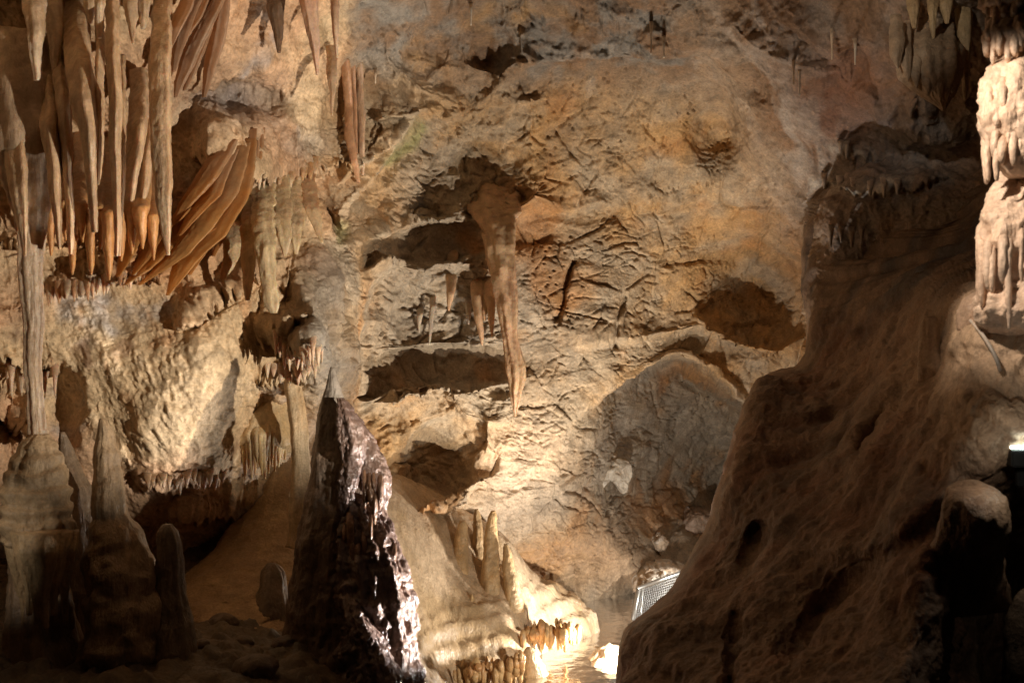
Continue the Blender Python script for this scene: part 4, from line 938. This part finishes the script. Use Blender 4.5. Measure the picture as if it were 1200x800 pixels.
# ---- pale curled flake on the alcove wall
def shell(name, outline, d, thick, bulge, label, cat, c1, c2, seed=0, mat=None):
    """a curved, solid flake of rock: its outline, real thickness, rounded face"""
    A = np.array(outline, float); n = 120
    A = np.concatenate([A, A[:1]]); L = np.concatenate([[0], np.cumsum(np.hypot(*np.diff(A, axis=0).T))])
    t = np.linspace(0, L[-1], n, endpoint=False); ox, oy = np.interp(t, L, A[:, 0]), np.interp(t, L, A[:, 1])
    for _ in range(9): ox = .25 * np.roll(ox, 1) + .5 * ox + .25 * np.roll(ox, -1); oy = .25 * np.roll(oy, 1) + .5 * oy + .25 * np.roll(oy, -1)
    cx, cy = ox.mean(), oy.mean(); m = 24; s = np.sin(np.linspace(math.pi / 2, 0.02, m))[:, None]
    gx_, gy_ = cx + (ox - cx) * s, cy + (oy - cy) * s
    dd = d - bulge * np.sqrt(np.clip(1 - s ** 2, 0, 1)) + 0 * gx_
    Fq = W(gx_, gy_, dd); Fq = Fq + .07 * np.stack([fbm(Fq + seed, 5, 4, .6), fbm(Fq + seed, 5, 4, .6, seed=3), fbm(Fq + seed, 5, 4, .6, seed=5)], -1)
    Bq = Fq[::-1] * 1.0; Bq = Bq + np.array([0, thick, 0])
    G = np.concatenate([Fq[::-1], Bq[::-1]]); cn = fbm(G, 6, 3, seed=2)
    Cc = np.concatenate([np.clip(lerp(np.array(c1), np.array(c2), sm(-.3, .3, cn)), .01, .8), np.full(cn.shape + (1,), .4)], -1)
    me = make_mesh(name, G, grid_faces(2 * m, n, True), Cc); base = W(cx, cy, d)
    o = link(name, me, mat or M_FLOW); me.transform(__import__('mathutils').Matrix.Translation(tuple(-base))); o.location = base
    return tag(o, label, cat)
shell('rock_flake', [(690, 585), (694, 562), (706, 545), (724, 538), (741, 540), (742, 552), (737, 570), (732, 580), (724, 572), (715, 560), (706, 560), (700, 572), (697, 590)], wd(720, 560) - .18, .16, .1, 'pale curled rock flake on the shaded alcove wall', 'rock flake', (.62, .54, .42), (.52, .44, .34), 3)
shell('rock_tooth', [(764, 634), (776, 626), (784, 632), (780, 640), (774, 650), (770, 642)], wd(774, 640) - .06, .2, .1, 'little white rock tooth above the walkway mesh', 'rock flake', WHITE, CREAM, 5)
for i, (ol, lab) in enumerate([([(742, 680), (756, 668), (778, 664), (806, 666), (812, 676), (790, 684), (760, 690), (744, 694)], 'ledge of rock painted white as if lit just above the walkway handrail'),
                               ([(792, 622), (806, 602), (824, 596), (840, 604), (836, 630), (818, 634), (802, 636)], 'jagged brown boulder beside the slope, above the white rock tooth'),
                               ([(834, 590), (842, 566), (852, 548), (862, 540), (862, 570), (848, 586), (838, 596)], 'rock edge beside the slope, painted white for the lamp glare on it')]):
    shell('passage_rock', ol, [11.0, wd(815, 615) - .12, wd(845, 568) - .1][i], .4, .25, lab, 'rock', WHITE if i != 1 else (.4, .28, .2), CREAM if i != 1 else (.3, .2, .13), 11 + i)  # white on two of these rocks stands in for strong lamplight
# ---- walkway with wire mesh and handrail
def tube(pts, r, seg=8):
    P_ = np.array(pts, float); n = len(P_); T = np.gradient(P_, axis=0); T /= np.linalg.norm(T, axis=1, keepdims=True)
    up = np.array([0, .3, 1.]); A_ = np.cross(T, up); A_ /= np.linalg.norm(A_, axis=1, keepdims=True) + 1e-9; B_ = np.cross(T, A_)
    th = np.linspace(0, 2 * math.pi, seg, endpoint=False)
    V_ = P_[:, None] + r * (np.cos(th)[None, :, None] * A_[:, None] + np.sin(th)[None, :, None] * B_[:, None])
    V_ = np.concatenate([V_.reshape(-1, 3), P_[:1], P_[-1:]])
    j = np.arange(seg); j2 = (j + 1) % seg; a_ = n * seg
    t_ = np.concatenate([np.stack([np.full(seg, a_), j2, j], -1), np.stack([np.full(seg, a_ + 1), (n - 1) * seg + j, (n - 1) * seg + j2], -1)])
    return V_, grid_faces(n, seg, True), t_
def joined(name, parts, mat, parent):
    Vs, Q_, T_, b_ = [], [], [], 0
    for v_, q_, t_ in parts: Vs.append(v_); Q_.append(q_ + b_); T_.append(t_ + b_); b_ += len(v_)
    V_ = np.concatenate(Vs) - np.array(parent.location)
    return link(name, make_mesh(name, V_, np.concatenate(Q_), None, np.concatenate(T_)), mat, parent)
M_STEEL = plain_mat('galvanised_steel', (.55, .54, .50), .35, .9)
M_MESH = plain_mat('grey_netting', (.30, .29, .27), .5, .6)
M_DECK = plain_mat('walkway_deck', (.22, .20, .18), .7)
tl, tr_, bl_, br_ = W(748, 690, 10.3), W(822, 664, 10.9), W(737, 752, 10.1), W(812, 744, 10.7)
wk = empty('walkway', tuple(bl_)); tag(wk, 'metal walkway with wire mesh side and handrail, half hidden by the slope', 'walkway')
def q4(u_, v_): return (tl * (1 - u_) + tr_ * u_) * (1 - v_) + (bl_ * (1 - u_) + br_ * u_) * v_
wires = [tube([q4(u_, 0), q4(u_, .5), q4(u_, 1)], .0045, 5) for u_ in np.linspace(0, 1, 34)] + [tube([q4(0, v_), q4(.5, v_), q4(1, v_)], .0045, 5) for v_ in np.linspace(0, 1, 24)]
joined('wire_mesh', wires, M_MESH, wk)
joined('handrail', [tube([q4(-.02, -.02), q4(.5, -.02), q4(1.02, -.02)], .022)], M_STEEL, wk)
joined('post', [tube([q4(0, -.02), q4(0, .5), q4(0, 1.2)], .02)], M_STEEL, wk)
joined('post', [tube([q4(.62, -.02), q4(.62, .5), q4(.62, 1.2)], .02)], M_STEEL, wk)
joined('brace', [tube([q4(.06, .0), q4(.10, .4), q4(.16, .75)], .012)], M_STEEL, wk)
nrm = np.array([0, .9, 0])
dk = np.stack([np.stack([q4(-.05, 1.02), q4(1.05, 1.02)]), np.stack([q4(-.05, 1.02) + nrm, q4(1.05, 1.02) + nrm])])
dk2 = np.concatenate([dk.reshape(-1, 3), dk.reshape(-1, 3) - np.array([0, 0, .06])]) - np.array(wk.location)
link('deck', make_mesh('deck', dk2, [[0, 1, 3, 2], [4, 6, 7, 5], [0, 4, 5, 1], [2, 3, 7, 6], [0, 2, 6, 4], [1, 5, 7, 3]], None, None, False), M_DECK, wk)
# ---- right column of bulging flowstone
rc = empty('bulging_column', tuple(W(1190, 390, 4.6)))
tag(rc, 'pale bulging column of stacked flowstone lobes, brightly lit on the crest of the slope', 'column')
RCL = [([(1200, -60, 4.7, 42), (1198, -10, 4.6, 44), (1196, 8, 4.58, 44), (1196, 20, 4.62, 30)], 8),
       ([(1200, 14, 4.66, 28), (1197, 26, 4.58, 40), (1196, 44, 4.56, 44), (1198, 60, 4.56, 42), (1202, 70, 4.64, 26)], 8),
       ([(1202, 60, 4.62, 26), (1200, 76, 4.56, 40), (1199, 100, 4.52, 47), (1199, 135, 4.5, 49), (1202, 165, 4.5, 46), (1204, 190, 4.5, 38), (1206, 208, 4.52, 22)], 9),
       ([(1206, 190, 4.68, 30), (1206, 225, 4.62, 40), (1205, 250, 4.56, 49), (1204, 285, 4.53, 53), (1208, 330, 4.52, 52), (1206, 362, 4.5, 58), (1208, 384, 4.55, 54), (1208, 398, 4.65, 44)], 7)]
for i, (p, b) in enumerate(RCL):
    add_spire('lobe', p, None, None, parent=rc, mat=M_SPEL, seed=320 + i, flat=.85, flutes=7, fa=.03, lump=.30, lf=10, lz=.7, fine=.012, c1=(.62, .45, .33), c2=(.66, .50, .38), seg=120, step=.008, wet=.55)
rg = np.random.default_rng(31)
k = 0
for (y0, R_, d_, n_, l_) in [(4, 42, 4.6, 9, 20), (48, 43, 4.57, 10, 18), (158, 45, 4.53, 11, 46), (118, 47, 4.53, 9, 34), (290, 52, 4.54, 9, 80)]:
    for q_ in range(n_):
        a = math.pi * (.02 + .62 * (q_ + .5 + rg.uniform(-.4, .4)) / n_) ; x = 1199 - R_ * math.cos(a) * 1.0; d = d_ - R_ * K * d_ * .85 * math.sin(a)
        r = rg.uniform(2.6, 5.5); l = l_ * rg.uniform(.5, 1.3); y = y0 + rg.uniform(-14, 12)
        add_spire('drip_roll', [(x, y - 14, d + .05, r * .8), (x, y, d + .01, r), (x - 1, y + l * .6, d, r * .9), (x, y + l * .9, d + .01, r * .65), (x, y + l, d + .02, 1.5)], None, None, parent=rc, mat=M_SPEL, seed=330 + k, seg=18, step=.008, lump=.2, lf=15, c1=(.62, .45, .33), c2=(.66, .50, .38), wet=.55); k += 1
# hanging flowstone mass on the upper right with its stalactites
hm = empty('hanging_flowstone', tuple(W(1088, 40, 6.9)))
tag(hm, 'ochre hanging flowstone mass with fluted sides beside the dark gap', 'flowstone')
add_spire('mass', [(1094, 20, 7.1, 26), (1090, 45, 6.8, 36), (1088, 65, 6.6, 38), (1090, 90, 6.5, 34), (1098, 108, 6.5, 22), (1104, 122, 6.5, 8), (1106, 130, 6.5, 2)], None, None, parent=hm, mat=M_SPEL, seed=360, flat=.8, flutes=7, fa=.09, lump=.18, c1=(.46, .34, .23), c2=(.36, .255, .165), seg=80)
for k, (x, y0, y1, r) in enumerate([(1062, 60, 96, 7), (1072, 70, 104, 8), (1086, 75, 112, 8), (1100, 80, 118, 7), (1114, 70, 110, 7), (1050, 50, 80, 8)]):
    add_spire('drip', [(x, y0 - 20, 6.75, r * .9), (x, y0, 6.48, r * 1.1), (x, (y0 + y1) / 2, 6.42, r * .85), (x + 2, y1 - 6, 6.42, r * .4), (x + 2, y1, 6.42, .8)], None, None, parent=hm, mat=M_SPEL, seed=362 + k, c1=(.46, .34, .23), c2=(.36, .255, .165), seg=24, flutes=2, fa=.08)
RT = [([(1070, -30, 6.9, 9), (1071, 10, 6.7, 7), (1072, 34, 6.65, 2)], 'short ochre stalactite above the hanging flowstone, nearest the white streaks'),
      ([(1092, -30, 6.8, 8), (1093, 10, 6.6, 6), (1094, 46, 6.55, 1.5)], 'ochre stalactite above the middle of the hanging flowstone'),
      ([(1108, -30, 6.8, 11), (1109, 5, 6.6, 8), (1110, 28, 6.55, 2)], 'stubby ochre stalactite above the hanging flowstone, nearest the bulging column'),
      ([(1128, -40, 6.8, 12), (1130, 30, 6.65, 9), (1131, 80, 6.6, 5), (1131, 118, 6.6, 1.5)], 'long brown stalactite in the dark gap beside the bulging column')]
for i, (p, lab) in enumerate(RT):
    add_spire('ochre_stalactite', p, lab, DC, 'stalactites above the hanging flowstone', seed=370 + i, lump=.18, flutes=3, fa=.08, c1=(.46, .33, .18), c2=(.38, .26, .14))
WR = [(985, 168, 180), (992, 170, 186), (966, 208, 222), (984, 214, 240), (1000, 216, 228), (1020, 218, 230), (1036, 216, 232), (1052, 216, 228), (974, 268, 290), (986, 270, 284), (998, 272, 290), (1010, 270, 282)]
for i, (x, y0, y1) in enumerate(WR):
    d0 = wd(x, y0); d = d0 - .12
    add_spire('white_drip', [(x, y0 - 8, d0 + .06, 4.5), (x, y0, d, 3.2), (x, y0 * .4 + y1 * .6, d, 2), (x, y1, d, 1)], ['one of two white drips on the upper ledge of the dark wall', 'one of the white drips fringing the ledge of the dark fluted wall', 'one of the grey drips low on the dark fluted wall'][0 if i < 2 else 1 if i < 8 else 2],
              DC, ['white drips on the upper ledge', 'white drips on the fluted wall ledge', 'grey drips low on the fluted wall'][0 if i < 2 else 1 if i < 8 else 2], seed=380 + i, seg=16, c1=(.5, .42, .34) if i < 8 else (.28, .22, .17), c2=(.42, .33, .25) if i < 8 else (.24, .18, .13), lump=.25)
# ---- formations on the crest of the slope
d = sd(1092, 418)
add_spire('crest_stalagmite', [(1090, 370, d, 6), (1089, 375, d, 10), (1090, 392, d, 11.5), (1092, 410, d, 13), (1094, 430, d - .04, 16), (1095, 450, d, 18)], 'small tan stub stalagmite alone on the crest of the slope', 'stalagmite', seed=400, lump=.16, flutes=3, fa=.06, c1=(.54, .39, .26), c2=(.44, .31, .2), seg=44)
d = sd(1148, 366)
add_spire('crest_boss', [(1148, 342, d, 6), (1147, 346, d, 15), (1146, 354, d - .02, 20), (1146, 366, d - .02, 23), (1148, 384, d, 26), (1150, 400, d + .05, 28)], 'smooth rounded boss at the foot of the bulging column', 'stalagmite', seed=401, lump=.12, c1=(.44, .31, .22), c2=(.38, .26, .18), seg=48)
add_spire('slope_nodule', [(1136, 562, 4.2, 10), (1140, 570, 4.14, 26), (1144, 584, 4.08, 36), (1146, 604, 4.06, 40), (1140, 630, 4.08, 38), (1130, 660, 4.14, 44), (1122, 710, 4.25, 54)], 'big rounded knob with a pale rim at the brink of the slope', 'flowstone', mat=M_SLOPE, seed=402, flat=.8, lump=.34, lf=7, c1=(.26, .16, .10), c2=(.34, .23, .15), seg=90, wet=.8)
add_spire('dark_boss', [(1206, 690, 4.1, 6), (1206, 700, 4.1, 16), (1206, 730, 4.1, 24), (1206, 790, 4.1, 30), (1206, 850, 4.1, 34)], 'dark smooth boss in the black hollow at the bottom corner', 'stalagmite', mat=M_SLOPE, seed=403, lump=.1, c1=(.24, .16, .1), c2=(.18, .12, .08), seg=50)
# cable looping over the crest
M_CABLE = plain_mat('grey_cable', (.5, .44, .38), .4)
cp = np.array([(x, y, min(sd(x, y), sd(x, y + 6)) - o_) for x, y, o_ in [(1118, 364, -.06), (1124, 364, .06), (1136, 374, .13), (1148, 387, .15), (1158, 402, .15), (1166, 416, .12), (1171, 430, .07), (1174, 446, -.2)]])
tq_ = np.linspace(0, len(cp) - 1, 60); cs_ = np.stack([np.interp(tq_, np.arange(len(cp)), cp[:, k]) for k in range(3)], -1)
for _ in range(14): cs_[1:-1] = .25 * cs_[:-2] + .5 * cs_[1:-1] + .25 * cs_[2:]
cw = W(cs_[:, 0], cs_[:, 1], cs_[:, 2]); v_, q_, t_ = tube(cw, .008, 12)
cb = link('cable', make_mesh('cable', v_ - cw[0], q_, None, t_), M_CABLE); cb.location = cw[0]
tag(cb, 'grey electric cable looping over the crest below the bulging column', 'cable')
# floodlight at the edge of the slope
M_HOUS = plain_mat('lamp_housing', (.03, .03, .03), .4, .5); M_LENS = plain_mat('lamp_glass', (.8, .9, .85), .1, 0, ((.85, 1, .92), 9))
lp = W(1192, 527, sd(1192, 540) - .09); fl_ = empty('floodlight', tuple(lp)); tag(fl_, 'small floodlight glowing at the edge of the slope', 'lamp')
def box_part(name, c, s, mat, bev=.006):
    import bmesh
    bm = bmesh.new(); bmesh.ops.create_cube(bm, size=1); bmesh.ops.scale(bm, vec=s, verts=bm.verts); bmesh.ops.bevel(bm, geom=bm.edges[:], offset=bev, segments=3, affect='EDGES')
    bmesh.ops.translate(bm, vec=c, verts=bm.verts); me = bpy.data.meshes.new(name); bm.to_mesh(me); bm.free(); return link(name, me, mat, fl_)
box_part('housing', (.03, .02, -.03), (.13, .10, .07), M_HOUS); box_part('lens', (.015, .0, .012), (.10, .07, .012), M_LENS, .004); box_part('bracket', (.03, .04, -.10), (.03, .03, .10), M_HOUS)


# ------------------------------------------------------------------ camera, lamps, render
cam = bpy.data.cameras.new('camera'); co = bpy.data.objects.new('camera', cam); COL.objects.link(co)
co.location = (0, 0, CAMZ); co.rotation_euler = (math.radians(90), 0, 0)
cam.sensor_width = 36; cam.lens = 18 / .4663; cam.clip_end = 200; cam.clip_start = .05
cam.dof.use_dof = True; cam.dof.focus_distance = 8.5; cam.dof.aperture_fstop = 4.0
SC.camera = co

def spot(name, pos, target, power, ang, blend=.5, radius=.05, colr=(1, .84, .64)):
    l = bpy.data.lights.new(name, 'SPOT'); l.energy = power; l.spot_size = math.radians(ang); l.spot_blend = blend
    l.shadow_soft_size = radius; l.color = colr
    o = bpy.data.objects.new(name, l); COL.objects.link(o); o.location = pos
    from mathutils import Vector
    o.rotation_euler = (Vector(target) - Vector(pos)).to_track_quat('-Z', 'Y').to_euler()
    return o
def bulb(name, pos, power, radius=.05, colr=(1, .84, .64)):
    l = bpy.data.lights.new(name, 'POINT'); l.energy = power; l.shadow_soft_size = radius; l.color = colr
    o = bpy.data.objects.new(name, l); COL.objects.link(o); o.location = pos
    return o
# show-cave floodlights tucked behind the slope, beside the left group and over the column
WARM = (1, .885, .73)
def at(px, py, d): return tuple(float(v) for v in W(px, py, d))
spot('floodlight_on_slope', at(1200, 505, 3.9), (-3.1, 7.4, 4.8), 950, 60, .5, .025, WARM)
spot('floodlight_chamber', at(800, 757, 8.0), at(590, 235, 9.7), 400, 86, .6, .02, WARM)
spot('floodlight_stalagmite', at(760, 792, 6.15), at(430, 650, 6.0), 560, 44, .6, .03, (1, .95, .9))
bulb('floodlight_low_by_pool', at(734, 758, 8.6), 190, .03, (1, .96, .9))
spot('floodlight_bank', at(742, 800, 7.3), at(560, 680, 9.0), 80, 74, .6, .03, (1, .92, .8))
spot('floodlight_left_group', at(-330, 470, 4.0), at(18, 640, 5.7), 36, 22, .6, .04, WARM)
spot('floodlight_column', at(890, -70, 4.0), at(1185, 215, 4.5), 165, 46, .5, .05, (1, .83, .66))
spot('floodlight_upper_right', at(720, -260, 4.2), at(1050, 60, 7.2), 130, 25, .9, .04, WARM)
bulb('lamp_on_slope', at(1204, 512, 3.95), 2, .03, WARM)
spot('walkway_lamp', at(880, 640, 10.4), at(775, 690, 10.5), 90, 70, .6, .04, (1, .95, .88))
bulb('passage_lamp', at(872, 575, 10.6), 5, .03, (1, .95, .88))


wld = bpy.data.worlds.new('World'); SC.world = wld; wld.use_nodes = True
bg = wld.node_tree.nodes['Background']; bg.inputs[0].default_value = (.5, .36, .24, 1); bg.inputs[1].default_value = .004

SC.render.engine = 'CYCLES'
SC.cycles.max_bounces = 6; SC.cycles.diffuse_bounces = 4; SC.cycles.glossy_bounces = 2; SC.cycles.transparent_max_bounces = 6
SC.cycles.caustics_reflective = False; SC.cycles.caustics_refractive = False
SC.cycles.use_denoising = True
SC.cycles.sample_clamp_indirect = 4
SC.view_settings.view_transform = 'Standard'; SC.view_settings.look = 'None'; SC.view_settings.gamma = 1; SC.view_settings.exposure = 0
